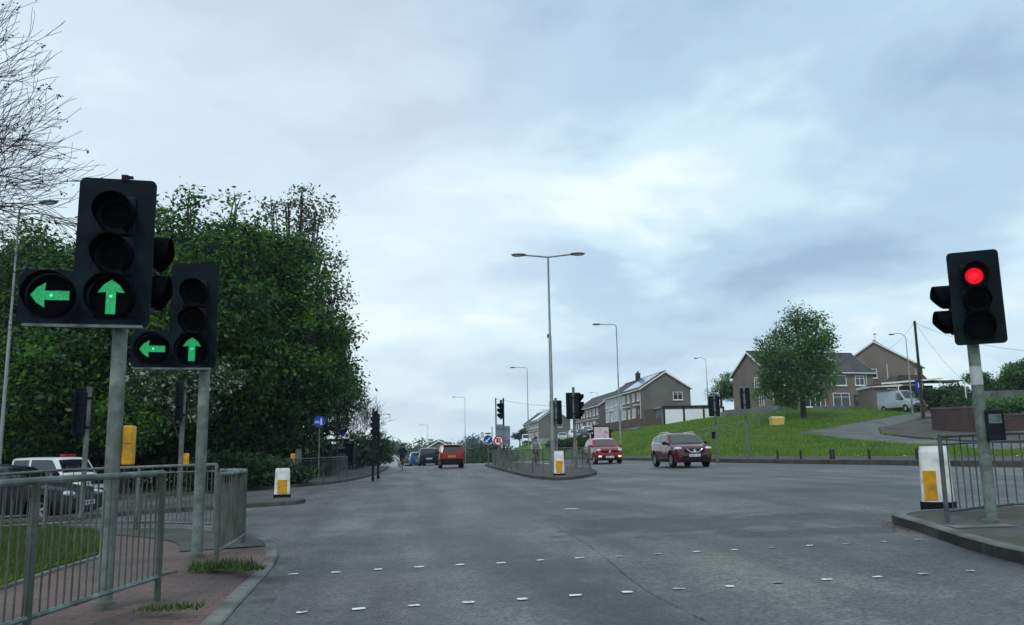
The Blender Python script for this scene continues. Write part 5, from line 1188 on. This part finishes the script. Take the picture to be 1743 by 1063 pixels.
# gable house
pC_ = P(1560, 683, 112); bC = R(58)-PSI
hC = house('gable_house', (pC_[0], pC_[1], pC_[2]), bC, 9.5, 9.2, 5.3, 8.3, 'brown gable ended house with small square window behind the silver van', [(0, 9.5, 'render')], [(1.5, 3.8, 1.3, 1.2, 2), (2.2, 1.4, 1.8, 1.4, 2)], lw=[(5.2, 4.0, 1.4, 1.25, 2)], gm='render', pipes=[(-.1, 3.2)])
q = MB(); q.tube([(1.3, 4.6, 8.3), (1.3, 4.6, 9.6)], .03, 6); q.tube([(.9, 4.6, 9.5), (1.9, 4.6, 9.5)], .02, 5)
for k in range(5): q.tube([(1+k*.2, 4.4, 9.5), (1+k*.2, 4.8, 9.5)], .012, 4)
q.build('aerial', M['lantern'], hC)
# garage with flat roof and carport in front of the gable house
pg = P(1512, 692, 99); g = empty('flat_roof_garage', pg, -PSI-.05, 'low brown flat roofed garage with a white fascia between the semi and the silver van', 'garage')
q = MB(); q.box(0, 2.5, .5, 3.2, 5, 3.6); q.build('wall', M['render'], g); q = MB(); q.box(0, 2.4, 2.42, 3.5, 5.4, .26); q.build('roof', M['white'], g); q = MB(); q.box(.6, -.03, .9, 1.0, .06, 2.1); d_ = q.build('door', M['cardark'], g); q = MB(); q.box(.6, -.03, 2.05, 1.1, .08, .12); q.build('door_head', M['white'], d_)
pcp = P(1563, 690, 93); g = empty('carport', pcp, -PSI+.02, 'long white edged carport canopy on thin posts right of the gable house', 'carport')
zt = P(1563, 648, 93)[2]-pcp[2]
q = MB(); q.prism([(-4.5, zt-.35), (2.2, zt+.1), (2.2, zt+.24), (-4.5, zt-.21)], 'y', -1.4, 2.4); q.build('canopy', M['lantern'], g)
q = MB(); q.prism([(-4.5, zt-.39), (2.2, zt+.06), (2.2, zt+.24), (-4.5, zt-.21)], 'y', -1.44, -1.4); q.build('fascia', M['white'], g)
q = MB(); q.box(3.4, 1, zt-.02, 3.2, 2.6, .14); q.build('lower_canopy', M['lantern'], g)
q = MB(); q.prism([(-2.0, zt-.1), (1.9, zt-.05), (1.2, zt+.75), (-1.6, zt+.75)], 'y', .6, 3.0); q.build('porch_roof', M['slate2'], g)
for x in (-2.6, 0.0, 2.0, 4.7): q = MB(); q.box(x, -1.2, zt/2-.15, .1, .1, zt-.1); q.build('post', M['white'], g)
q = MB(); q.box(.6, 1.2, zt*.45, 3.6, .1, zt*.8); q.build('screen_wall', M['cardark'], g)
# row of white-doored garages
pgr = P(1129, 722, 112); pge = P(1222, 720, 112); Lg = float(np.linalg.norm(pge-pgr)); gz = P(1170, 719, 112)[2]-.35
g = empty('garage_block', (pgr[0], pgr[1], gz), math.atan2(pge[1]-pgr[1], pge[0]-pgr[0]), 'row of white doored garages with a flat dark roof below the plain grey gable', 'garages')
q = MB(); q.box(Lg/2, 3, .9, Lg, 5.6, 3.0); q.build('wall', M['block'], g); q = MB(); q.box(Lg/2, 3.05, 2.5, Lg+.3, 6.1, .22); q.build('roof', M['cardark'], g)
for k in range(3):
    x = 1.5+k*2.62; q = MB(); q.box(x, .16, 1.08, 2.35, .08, 2.1)
    for z in np.arange(.25, 2.1, .3): q.box(x, .115, z, 2.3, .012, .02)
    q.build('garage_door', M['doorgar'], g)
for k in range(4): q = MB(); q.box(.2+k*2.62, .12, 1.2, .2, .12, 2.35); q.build('pier', M['cardark'], g)
def wall(name, pts, h, t, m, label, cat='wall', sink=.6, cap=None, posts=None):
    b0 = np.array(pts[0]); r = empty(name, b0, 0, label, cat); q = MB(); rel = [np.array(p)-b0 for p in pts]
    for a, b in zip(rel[:-1], rel[1:]):
        dx, dy = b[0]-a[0], b[1]-a[1]; l = math.hypot(dx, dy); nx, ny = -dy/l*t/2, dx/l*t/2
        vs = [(a[0]+nx, a[1]+ny, a[2]-sink), (b[0]+nx, b[1]+ny, b[2]-sink), (b[0]-nx, b[1]-ny, b[2]-sink), (a[0]-nx, a[1]-ny, a[2]-sink)]
        vs += [(x, y, (a if i in (0, 3) else b)[2]+h) for i, (x, y, z) in enumerate(vs)]
        q.add(vs, [(3, 2, 1, 0), (4, 5, 6, 7), (0, 1, 5, 4), (1, 2, 6, 5), (2, 3, 7, 6), (3, 0, 4, 7)])
    q.build('panel', M[m], r)
    if cap:
        q = MB()
        for a, b in zip(rel[:-1], rel[1:]): q.tube([(a[0], a[1], a[2]+h+.03), (b[0], b[1], b[2]+h+.03)], t*.62, 6)
        q.build('coping', M[cap], r)
    if posts:
        for a in rel: q = MB(); q.box(a[0], a[1], a[2]+h/2, t*1.8, t*1.8, h+.25); q.build('post', M[posts], r)
    return r
wp = [P(1590, 738, 67), P(1628, 739, 63.5), P(1664, 740, 60.5)]; htop = P(1590, 690, 67)[2]-wp[0][2]
wall('garden_wall', wp, htop*.86, .25, 'wallbrick', 'red brick garden wall right of the telegraph pole', cap='wallbrick')
wp = [P(1666, 740, 60.4), P(1705, 742, 57.5), P(1800, 744, 53)]; wall('garden_wall', wp, 1.35, .25, 'wallbrick', 'darker brick wall continuing behind the leaning red signal pole', cap='wallbrick')
wp = [P(1668, 700, 78), P(1720, 700, 75), P(1800, 700, 72)]; wall('concrete_fence', wp, P(1700, 667, 76)[2]-wp[1][2]+.1, .12, 'block', 'grey panel fence above the brick wall at the right edge', 'fence')
wp = [P(px, y, d) for px, y, d in [(1228, 716, 100), (1262, 712, 98), (1300, 706, 97), (1338, 699, 96)]]; wall('garden_wall', wp, 1.0, .2, 'block', 'low grey block wall in front of the brown semi, left of the birch', cap=None)
wp = [P(px, y, d) for px, y, d in [(1385, 700, 97), (1420, 700, 99), (1458, 699, 101)]]; wall('garden_wall', wp, .6, .2, 'block', 'very low grey wall below the semi windows, right of the birch')
wp = [P(px, y, d) for px, y, d in [(1010, 732, 122), (1040, 728, 120), (1070, 724, 118), (1098, 721, 116), (1129, 720, 113)]]; wall('terrace_fence', wp, .75, .08, 'wood', 'low dark fence along the foot of the nearest terrace', 'fence', posts='kerb')
wp = [P(px, y, d) for px, y, d in [(1097, 719, 119), (1128, 719, 117)]]; wall('timber_fence', wp, 1.9, .1, 'wood', 'tall brown timber fence between the grey gable and the garages', 'fence')
wp = [np.array([-7.5, 62., base(-7.5, 62)+.1]), np.array([-4.4, 64, base(-4.4, 64)+.1]), np.array([-3.6, 78, base(-3.6, 78)+.1])]; wall('brown_fence', wp, 1.15, .1, 'wood', 'low brown fence between the bus shelter and the far left signals', 'fence')
# far houses beyond the crest
def far_house(px0, px1, yap, yeave, d, label, wm, ybase=800, ridge_dir='gable'):
    a = P(px0, yeave, d); b = P(px1, yeave, d); z0 = P(px0, ybase, d)[2]; L = float(np.linalg.norm((b-a)[:2])); ap = P((px0+px1)/2, yap, d)[2]
    return house('far_house', (b[0], b[1], z0), R(90)+math.atan2(b[1]-a[1], b[0]-a[0]), 9, L, float(a[2]-z0), float(ap-z0), label, [], lw=[(L*.35, float(a[2]-z0)-1.2, 1.2, 1.1, 2), (L*.65, float(a[2]-z0)-1.2, 1.2, 1.1, 2)], gm=wm, roofm='slate', over=.3)
far_house(717, 778, 750, 768, 150, 'dark roofed grey house beyond the crest, above the black estate car', 'block')
far_house(650, 693, 775, 791, 175, 'white gabled house beyond the crest, left of the dark cyclist', 'rendwhite', ybase=810)

# ------------------------------------------------------------------ vegetation
def leaves(blobs, n, size, spread, shell=.55, flat=.5, clump=22, seed=0, mats=3, mw=None, dark_bias=True):
    """leaf quads gathered in clumps through ellipsoid volumes; returns verts, quads, material index"""
    g = np.random.default_rng(seed); vol = np.array([b[3]*b[4]*b[5] for b in blobs])**.72; vol /= vol.sum(); nc = max(1, n//clump)
    bi = g.choice(len(blobs), nc, p=vol); B = np.array(blobs)[bi]
    dv = g.normal(size=(nc, 3)); dv /= np.linalg.norm(dv, axis=1)[:, None]; rr = (shell+(1.04-shell)*g.random(nc)**.6)[:, None]
    cc = B[:, :3]+dv*rr*B[:, 3:6]
    k = np.repeat(np.arange(nc), clump); N = len(k)
    pos = cc[k]+g.normal(size=(N, 3))*np.array([spread, spread, spread*flat])
    nrm = g.normal(size=(N, 3))*.75+np.array([0, 0, .8])+dv[k]*.5; nrm /= np.linalg.norm(nrm, axis=1)[:, None]
    t = np.cross(nrm, g.normal(size=(N, 3))); t /= np.linalg.norm(t, axis=1)[:, None]; b = np.cross(nrm, t)
    s = (size*(.55+.9*g.random(N)))[:, None]
    V = np.stack([pos-t*s, pos+b*s*.55-nrm*s*.12, pos+t*s, pos-b*s*.55-nrm*s*.12], 1).reshape(-1, 3)
    Q = np.arange(4*N).reshape(-1, 4)
    mi = g.choice(mats, nc, p=mw)[k]; fl = g.random(N) < .22; mi = np.where(fl, g.choice(mats, N, p=mw), mi)
    return V, Q, mi
def limb_tree(mb, p0, d0, l, r, depth, g, spread=.6, up=.15, ratio=.72, n=3, tips=None, minr=.006, sides=6, droop=0):
    pts = [np.array(p0)]; d = np.array(d0)/np.linalg.norm(d0); rs = [r]; k = 4
    for i in range(k):
        d = d+g.normal(size=3)*.12+np.array([0, 0, up*.3-droop*.25]); d /= np.linalg.norm(d); pts.append(pts[-1]+d*l/k); rs.append(r*(1-(1-ratio)*(i+1)/k))
    mb.tube(pts, [max(minr*.8, q) for q in rs], sides, caps=False)
    if depth == 0:
        if tips is not None: tips.append(pts[-1])
        return
    for j in range(n):
        f = 1. if j == 0 else .35+.6*g.random(); idx = f*k; i0 = min(k-1, int(idx)); p = pts[i0]+(pts[i0+1]-pts[i0])*(idx-i0)
        nd = d+g.normal(size=3)*spread*(.45 if j == 0 else 1)+np.array([0, 0, up]); nd /= np.linalg.norm(nd)
        limb_tree(mb, p, nd, l*(.70+.2*g.random()), max(minr, r*ratio*(.9 if j == 0 else .62)), depth-1, g, spread, up, ratio, n, tips, minr, max(3, sides-1), droop)
def tree(name, pt, h, blobs, n, size, spread, mats, label, group=None, seed=1, tr=.22, th=None, mw=None, shell=.5, cat='tree', branches=True, clump=22, flat=.55, bark='bark'):
    t = empty(name, pt, 0, label, cat, group); g = np.random.default_rng(seed+50); mb = MB(); th = th or h*.45
    mb.tube([(0, 0, -.4), (.03, .02, .3), (.06, 0, th*.5), (0, .05, th), (.1, -.05, h*.8)], [tr*1.5, tr*1.1, tr*.9, tr*.7, tr*.15], 9, caps=False)
    for b in blobs:
        mb.tube([(0, 0, th*.55+.1*b[2]), (b[0]*.4, b[1]*.4, (th*.6+b[2])*.5), (b[0]*.9, b[1]*.9, b[2]+b[5]*.3)], [tr*.45, tr*.3, .03], 6, caps=False)
        if branches:
            for _ in range(4):
                v = g.normal(size=3); v /= np.linalg.norm(v); e = np.array(b[:3])+v*np.array(b[3:6])*.85; m_ = np.array(b[:3])*.8+e*.2; mb.tube([tuple(np.array(b[:3])*.75), tuple(m_), tuple(e)], [tr*.2, tr*.14, .012], 4, caps=False)
    mb.build('trunk', M[bark], t, smooth=50)
    V, Q, mi = leaves(blobs, n, size, spread, seed=seed, mats=len(mats), mw=mw, shell=shell, clump=clump, flat=flat)
    np_mesh('crown', V, Q, mats, mi, t); return t
def blobset(seed, n, rx, ry, z0, z1, r0, r1):
    g = np.random.default_rng(seed); out = []
    for i in range(n):
        f = (i+.5)/n; z = z0+(z1-z0)*f; w = math.sin(math.pi*(.18+.72*f)); a = g.uniform(0, 2*math.pi); q = math.sqrt(g.random())
        r = r0+(r1-r0)*g.random(); out.append((rx*w*q*math.cos(a), ry*w*q*math.sin(a), z, r*1.1, r*1.1, r*.85))
    return out
def ltree(px, d, hpx, rx, seed, label, n=26000, mats=L_dark, z0=.22, size=.112, spread=.40, clump=60, flat=.36, shell=.62, mw=(.26, .36, .22, .16), nb=22, zoff=.1, group='broadleaf trees in the left wood', **kw):
    p = P(px, 775, d); b = np.array([p[0], p[1], base(p[0], p[1])+zoff]); h = P(px, hpx, d)[2]-b[2]
    g = np.random.default_rng(seed+900); sh = []
    for k in range(9):      # shoots standing out of the crown
        a = g.uniform(0, 6.28); q = rx*math.sqrt(g.random())*.8; sh.append((q*math.cos(a), q*math.sin(a), h*(1.0-.22*(q/rx)**2)-g.uniform(0, .6), .5, .5, g.uniform(.7, 1.3)))
    for k in range(7):      # boughs pushing out at the sides
        a = g.uniform(0, 6.28); sh.append((rx*1.08*math.cos(a), rx*1.08*math.sin(a), h*g.uniform(max(.35, z0), .8), 1.0, 1.0, .55))
    return tree('broadleaf_tree', b, h, blobset(seed, nb, rx, rx, h*z0, h*.88, h*.10, h*.15)+sh, int(n*1.5), size, spread, mats, label, group, seed, mw=mw, **kw)
ltree(330, 41, 325, 4.6, 3, 'big dark maple directly behind the two left signal heads', n=46000, nb=30)
ltree(436, 44, 372, 3.6, 5, 'tall dense maple above the far left railing', n=44000, nb=30)
ltree(212, 38, 395, 4.2, 8, 'dark maple behind the biggest left signal', n=36000)
ltree(85, 40, 388, 4.4, 9, 'maple with a lighter top at the left, right of the bare branches', n=34000)
ltree(-60, 42, 385, 4.6, 12, 'maple at the left edge behind the lamp post', n=30000)
ltree(492, 50, 510, 2.5, 14, 'lower maple at the right side of the wood above the bus shelter', n=30000, nb=22, z0=.42)
ltree(540, 54, 570, 1.6, 15, 'smallest leafy tree overhanging the bus shelter', n=20000, nb=16, z0=.56, size=.12)
# sparse pale-leaved tree at the right shoulder of the wood
p = P(500, 775, 50); b = np.array([p[0], p[1], base(p[0], p[1])+.1]); h = P(505, 283, 50)[2]-b[2]
mbx = blobset(21, 16, 3.0, 2.4, h*.42, h*.93, .8, 1.3)+[(1.6, 0, h*.72, 1.3, 1.2, 1.3), (2.1, 0, h*.60, 1.3, 1.2, 1.2), (2.6, 0, h*.47, 1.2, 1.2, 1.2), (-1.7, 0, h*.9, .7, .7, 1.2), (.1, 0, h*.95, .6, .6, 1.2)]
tree('poplar', b, h, mbx, 8500, .105, .30, L_silver, 'sparse pale leaved tree sticking out above the right side of the wood', seed=22, tr=.2, clump=14, shell=.2)
# hawthorn blossom at mid height
for px, py, d, lab in [(305, 650, 30, 'hawthorn bush with white blossom between the two left signal poles'), (572, 690, 55, 'hawthorn branch with white blossom above the bus shelter')]:
    p = P(px, 785, d); b = np.array([p[0], p[1], base(p[0], p[1])+.1]); z = P(px, py, d)[2]-b[2]
    tree('hawthorn', b, z+.6, [(-.9, 0, z, 1.0, .9, .7), (.8, 0, z+.2, 1.1, .9, .7), (0, 0, z+.6, .9, .9, .6), (.2, .2, z-.8, .8, .8, .6)], 5000, .075, .2, L_white, lab, seed=31, tr=.08, clump=12, mw=(.24, .76), th=z*.7)
# dense understorey hedge closing the wood below the crowns
hb = []
g_ = np.random.default_rng(5)
for i in range(64):
    f = i/63; px = -120+f*630; d = 48+6*math.sin(i*1.7); p = P(px, 775, d); z = base(p[0], p[1]); r = g_.uniform(1.5, 2.4); hb.append((p[0], p[1], z+g_.uniform(.6, 4.2), r*1.3, r, r))
V, Q, mi = leaves(hb, 76000, .135, .36, seed=6, mats=4, mw=(.42, .06, .0, .52), shell=.3)  # shade under the crowns is put into the colour: mostly the darkest leaf tones
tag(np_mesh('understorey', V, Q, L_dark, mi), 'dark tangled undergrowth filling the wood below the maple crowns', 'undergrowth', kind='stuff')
for px, d, r, hh, lab in [(455, 34.5, 1.3, 1.1, 'low green bush behind the bollard on the left'), (522, 46, 1.3, 2.0, 'dark ivy covered bush under the round blue sign'), (395, 33, 1.4, 1.3, 'low bush right of the curved guard rail')]:
    p = P(px, 780, d); b = np.array([p[0], p[1], base(p[0], p[1])+.1]); bush_bl = [(0, 0, hh*.5, r, r*.8, hh*.55), (r*.7, .3, hh*.4, r*.7, r*.7, hh*.4), (-r*.7, .2, hh*.45, r*.7, r*.6, hh*.45)]
    tree('bush', b, hh, bush_bl, 5200, .085, .16, L_hedge, lab, seed=int(px), tr=.03, cat='bush', th=hh*.4)
# hedge by the far left signals
p = P(618, 775, 66); b = np.array([p[0], p[1], base(p[0], p[1])+.1]); hh = P(618, 738, 66)[2]-b[2]
tree('hedge', b, hh, [(x, 0, hh*.55, 1.0, .8, hh*.5) for x in (-1.2, -.3, .6, 1.4)], 6000, .09, .16, L_hedge, 'clipped dark hedge right of the bus shelter', seed=77, tr=.03, cat='hedge', th=hh*.4)
# bare bush
p = P(600, 775, 72); b = np.array([p[0], p[1], base(p[0], p[1])+.1]); t = empty('bare_tree', b, 0, 'small leafless tree behind the bus shelter', 'tree'); mb = MB(); g = np.random.default_rng(4); hh = P(600, 700, 72)[2]-b[2]
for k in range(4): limb_tree(mb, (0, 0, .0), (g.normal()*.3, g.normal()*.3, 1), hh*.42, .07, 5, g, .55, .1, .72, 3, None, .014, 5)
mb.build('trunk', M['twig'], t, fixn=False)
# big bare tree, trunk out of frame on the left
p = P(-412, 780, 17.0); b = np.array([p[0], p[1], base(p[0], p[1])+.1]); t = empty('bare_tree', b, 0, 'large leafless tree spreading bare branches in from the top left corner', 'tree', None); mb = MB(); g = np.random.default_rng(16); tips = []
mb.tube([(0, 0, -.4), (.05, 0, 2), (.1, 0, 5), (.1, .1, 8), (.2, 0, 11)], [.30, .25, .2, .15, .05], 10, caps=False)
dirR = np.array([R0[0], R0[1], 0])
for k in range(14):
    z = 6.0+k*.40; v = dirR*(1.0)+np.array([0, 0, .05+.04*k])+np.array([Fh[0], Fh[1], 0])*g.uniform(-.45, .35)
    limb_tree(mb, (.1, 0, z), v, 1.72-.022*k, .050, 5, g, .40, .14 if k > 3 else .0, .72, 3, tips, .0065, 6, droop=.05)
mb.build('trunk', M['twig'], t, fixn=False)
T = np.array(tips); gi = np.random.default_rng(9); T = T[gi.random(len(T)) < .20]
V, Q, mi = leaves([(q[0], q[1], q[2], .03, .03, .03) for q in T], len(T)*3, .035, .05, seed=3, mats=2, clump=3)
np_mesh('buds', V, Q, [L_silver[0], M['twig']], mi, t)
# birch on the bank
b = at_land(1372, 80); zb = lambda y: P(1350, y, 80)[2]-b[2]; k80 = 80/F_
def bp(px, py, rx, rz): 
    q = P(px, py, 80)-b; return (q[0], q[1]+random.uniform(-1, 1), q[2], rx*k80, rx*k80*.9, rz*k80)
bl = [bp(*a) for a in [(1352, 545, 26, 20), (1385, 552, 22, 18), (1330, 570, 24, 20), (1370, 580, 36, 24), (1405, 580, 20, 16), (1310, 590, 24, 14), (1340, 605, 40, 26), (1390, 608, 34, 26), (1300, 615, 20, 22), (1318, 640, 26, 30), (1350, 645, 30, 30), (1400, 640, 26, 26), (1305, 652, 16, 20), (1335, 672, 20, 16), (1372, 665, 20, 18), (1290, 582, 10, 6), (1412, 562, 10, 6), (1365, 526, 12, 10), (1345, 682, 18, 10), (1292, 668, 12, 12), (1405, 668, 14, 14)]]
tree('birch_tree', b, zb(545), bl, 18500, .125, .32, L_birch, 'rounded light green birch in front of the brown semi', seed=41, tr=.26, th=zb(640), clump=16, shell=.2, flat=.9)
# right edge trees and shrubs
def rtree(px, pyb, pyt, d, r, n, lab, mats=L_dark, seed=1, size=.12, cat='tree', name='broadleaf_tree', mw=None, sp=.3, group=None, shell=.45):
    b = at_land(px, d); zt = P(px, pyt, d)[2]-b[2]; z0 = max(.3, P(px, pyb, d)[2]-b[2]); g = np.random.default_rng(seed); bl = []
    for k in range(9): a = g.uniform(0, 6.28); q = math.sqrt(g.random())*r*.75; bl.append((q*math.cos(a), q*math.sin(a), z0+(zt-z0)*g.uniform(.25, .82), r*.45, r*.4, (zt-z0)*.24))
    return tree(name, b, zt, bl, n, size, sp, mats, lab, group, seed, tr=.08+.02*zt, mw=mw, cat=cat, shell=shell)
rtree(1712, 668, 630, 92, 3.2, 9000, 'round dark tree over the grey panel fence at the right edge', seed=51); rtree(1750, 668, 612, 86, 2.6, 7000, 'tallest tree cut by the right picture edge', seed=52)
rtree(1232, 700, 632, 122, 2.8, 4200, 'loose blossoming tree behind the garages, left of the semi', mats=[L_hedge[0], L_birch[1], L_white[0]], mw=(.5, .38, .12), seed=53, size=.14, shell=.2)
rtree(1612, 700, 660, 78, 1.9, 4500, 'bushy green shrub behind the brick wall below the carport', mats=L_hedge, seed=54, name='shrub', cat='shrub'); rtree(1642, 705, 672, 70, 1.4, 4500, 'round dark shrub just left of the leaning signal pole', mats=L_hedge, seed=55, name='shrub', cat='shrub'); rtree(1690, 708, 680, 68, 1.7, 3500, 'low shrub above the darker brick wall', mats=L_birch, seed=56, name='shrub', cat='shrub'); rtree(1735, 706, 672, 66, 1.6, 3500, 'pale grassy shrub at the right picture edge above the brick wall', mats=L_birch, seed=57, name='shrub', cat='shrub')
rtree(1655, 690, 648, 118, 4.5, 5200, 'long dark hedge far behind the carport', mats=L_hedge, seed=58, name='hedge', cat='hedge', size=.16)
rtree(885, 748, 728, 215, 2.0, 2500, 'green shrub at the left end of the farthest terrace', mats=L_hedge, seed=59, name='shrub', cat='shrub', size=.16)
# hedge right of the crest
V0 = []
for i in range(12):
    f = i/11; px = 790+f*62; d = 190-45*f; p = at_land(px, d); zt = P(px, 772-18*min(1, f*2.2+.15), d)[2]-p[2]; V0.append((p[0], p[1], p[2]+max(.6, zt*.45), 3.2, 2.4, max(.8, zt*.55)))
b0 = np.array([V0[6][0], V0[6][1], V0[6][2]-1]); t = tree('hedge', b0, 2, [(a[0]-b0[0], a[1]-b0[1], a[2]-b0[2], *a[3:]) for a in V0], 15000, .22, .4, L_hedge, 'long bushy hedge along the right of the crest, behind the keep left sign', seed=71, tr=.05, cat='hedge', branches=False)
rtree(985, 762, 748, 92, 1.6, 3500, 'dark low bush left of the bright red small car', mats=L_hedge, seed=61, name='bush', cat='bush', size=.1); rtree(960, 764, 750, 88, 1.5, 3000, 'dark low bush behind the widest signal post', mats=L_hedge, seed=62, name='bush', cat='bush', size=.1)
# far trees over the crest
for i, (px, d, yt, r, lab) in enumerate([(655, 380, 752, 9, 'far hazy tree left of the dark cyclist, highest of the far row'), (675, 400, 754, 8, 'far hazy tree directly behind the dark cyclist'), (700, 390, 762, 9, 'far hazy tree above the dark saloon at the crest'), (722, 420, 766, 9, 'far hazy tree above the blue car')]):
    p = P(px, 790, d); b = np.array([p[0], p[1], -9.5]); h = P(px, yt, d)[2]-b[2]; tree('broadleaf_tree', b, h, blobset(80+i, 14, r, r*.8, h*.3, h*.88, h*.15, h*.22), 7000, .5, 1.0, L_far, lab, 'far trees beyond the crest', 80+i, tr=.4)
for i, (px, d, yt, r) in enumerate([(640, 470, 760, 12), (690, 480, 758, 12), (740, 480, 764, 12), (600, 460, 758, 12), (775, 470, 764, 12)]): pass
hb = []
for i in range(26): px = 560+i*11; p = P(px, 780, 480); r = g_.uniform(5, 8); hb.append((p[0], p[1], -6+g_.uniform(2, 11), r*1.3, r, r))
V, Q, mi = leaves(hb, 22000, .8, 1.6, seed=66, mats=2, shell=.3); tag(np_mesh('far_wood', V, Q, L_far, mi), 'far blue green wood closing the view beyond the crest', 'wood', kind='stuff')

# ------------------------------------------------------------------ grass blades
def blades(pts, h, w, seed, mats=3, lean=.45):
    g = np.random.default_rng(seed); N = len(pts); a = g.uniform(0, 2*np.pi, N); hh = h*(.45+.9*g.random(N)); d = np.stack([np.cos(a), np.sin(a), np.zeros(N)], 1); l = np.stack([np.cos(a+1.5), np.sin(a+1.5), np.zeros(N)], 1)*(hh*lean*g.normal(size=N))[:, None]
    V = np.stack([pts-d*w, pts+d*w, pts+l+np.stack([np.zeros(N)]*2+[hh], 1)], 1).reshape(-1, 3); return V, np.arange(3*N).reshape(-1, 3), g.choice(mats, N)
def inpoly(x, y, poly):
    c = False; n = len(poly)
    for i in range(n):
        (x1, y1), (x2, y2) = poly[i], poly[i-1]
        if (y1 > y) != (y2 > y) and x < (x2-x1)*(y-y1)/(y2-y1)+x1: c = not c
    return c
xs = [p[0] for p in GT]; ys = [p[1] for p in GT]; pts = []
while len(pts) < 26000:
    x, y = rng.uniform(min(xs), max(xs)), rng.uniform(min(ys), max(ys))
    if inpoly(x, y, GT): pts.append((x, y, base(x, y)+.135))
V, F, mi = blades(np.array(pts), .085, .0045, 1); tag(np_mesh('grass', V, F, L_lawn, mi, tri=True), 'short grass in the triangle behind the nearest guard rail', 'grass', kind='stuff')
def tuft(cx, cy, r, n, h, lab, seed):
    g = np.random.default_rng(seed); q = np.clip(g.normal(size=(n, 2)), -1.7, 1.7)*np.array(r); b0 = np.array([cx, cy, base(cx, cy)+.115]); pts = np.c_[q, np.array([base(cx+u, cy+v)+.11 for u, v in q])-b0[2]]; V, F, mi = blades(pts, h, .006, seed, lean=1.1)
    return tag(np_mesh('grass_tuft', V, F, L_lawn, mi, tri=True, loc=b0), lab, 'grass tuft', 'weeds growing through the paving')
p = G(378, 968, .1); tuft(p[0], p[1], (.17, .11), 750, .085, 'grass tuft around the foot of the second signal pole', 2); p = G(425, 972, .1); tuft(p[0], p[1], (.08, .08), 220, .07, 'small weed tuft by the kerb right of the second signal pole', 3); p = G(290, 1040, .1); tuft(p[0], p[1], (.13, .07), 260, .045, 'flat weeds at the foot of the nearest guard rail post', 4)
# bank grass
ER_b = ER; pts = []; g = np.random.default_rng(12)
while len(pts) < 190000:
    n = 4000; u = g.random(n); px = g.uniform(985, 1760, n); d = 26+ (g.random(n)**1.3)*88
    for a, dd in zip(px, d):
        X = (a-871.5)/F_*dd; x = X*math.cos(PSI)+dd*math.sin(PSI); y = -X*math.sin(PSI)+dd*math.cos(PSI)
        if x > kx(y)+1.15+.35*math.sin(y*1.9)+.25*math.sin(y*4.3) and not inpoly(x, y, ER) and not inpoly(x, y, EP): pts.append((x, y))
pts = np.array(pts[:190000])
zz = np.empty(len(pts)); gx = {}
# bilinear lookup of the bank height on a half metre lattice
x0, y0 = pts.min(0)-1; nx, ny = ((pts.max(0)-pts.min(0)+3)/.9).astype(int)+2
lat = np.array([[bank(x0+i*.9, y0+j*.9) for j in range(ny)] for i in range(nx)]); fx = (pts[:, 0]-x0)/.9; fy = (pts[:, 1]-y0)/.9; ix = fx.astype(int); iy = fy.astype(int); fx -= ix; fy -= iy
zz = lat[ix, iy]*(1-fx)*(1-fy)+lat[ix+1, iy]*fx*(1-fy)+lat[ix, iy+1]*(1-fx)*fy+lat[ix+1, iy+1]*fx*fy
P3 = np.c_[pts, zz-.03]
cl = np.sin(pts[:, 0]*.9+1.3*np.sin(pts[:, 1]*.45))+np.sin(pts[:, 1]*.7+pts[:, 0]*.31)
V, F, mi = blades(P3, .20, .016, 5); V = V.reshape(-1, 3, 3); V[:, 2, 2] = P3[:, 2]+(V[:, 2, 2]-P3[:, 2])*(1+.42*cl); dry = np.sin(pts[:, 0]*.23+2*np.sin(pts[:, 1]*.11))*np.sin(pts[:, 1]*.19+pts[:, 0]*.07); mi = np.where(g.random(len(mi)) < .5, np.where(cl > .4, 1, np.where(cl < -.5, 2, 0)), mi); mi = np.where(g.random(len(mi)) < .05+.25*np.clip(dry, 0, 1), 3, mi)
tag(np_mesh('grass', V.reshape(-1, 3), F, L_grass, mi, tri=True), 'long bright grass covering the bank on the right', 'grass', kind='stuff')
sel = P3[g.choice(len(P3), 130)]; mb = MB()
for s_ in sel:
    mb.ell((s_[0], s_[1], s_[2]+.2), (.035, .035, .02), 6, 3, m=int(g.random() < .3))
tag(mb.build('wild_flowers', [M['flower'], M['daisy']], fixn=False), 'dandelions and daisies dotted over the grass bank', 'flowers', kind='stuff')
# leaf litter on the kerb corner at the right island
pts = np.array([(*(lambda q: (q[0], q[1]))(G(1535+g.normal()*22, 893+g.normal()*7)), 0) for _ in range(260)]); pts[:, 2] = [base(a, b)+.012 for a, b, _ in pts]
V, Q, mi = leaves([(0, 0, 0, .001, .001, .001)], 260, .02, 0, seed=2, mats=2, clump=1); V = V.reshape(-1, 4, 3)*np.array([1, 1, .3])+pts[:, None, :]
tag(np_mesh('leaf_litter', V.reshape(-1, 3), Q, [M['rust'], M['wood']], mi), 'dead brown leaves in the gutter at the right island nose', 'leaves', kind='stuff')
# ------------------------------------------------------------------ haze
hm = bpy.data.materials.new('thin_haze'); hm.use_nodes = True; nt = hm.node_tree
for n in list(nt.nodes):
    if n.type == 'BSDF_PRINCIPLED': nt.nodes.remove(n)
pv = nt.nodes.new('ShaderNodeVolumePrincipled'); pv.inputs['Color'].default_value = (.80, .92, 1, 1); pv.inputs['Density'].default_value = HAZE; pv.inputs['Anisotropy'].default_value = .2
nt.links.new(pv.outputs[0], nt.nodes['Material Output'].inputs['Volume'])
q = MB(); q.box(0, 250, 10, 1400, 900, 50); o = q.build('haze', hm); tag(o, kind='stuff', label='thin blue haze that fades the far trees and houses')
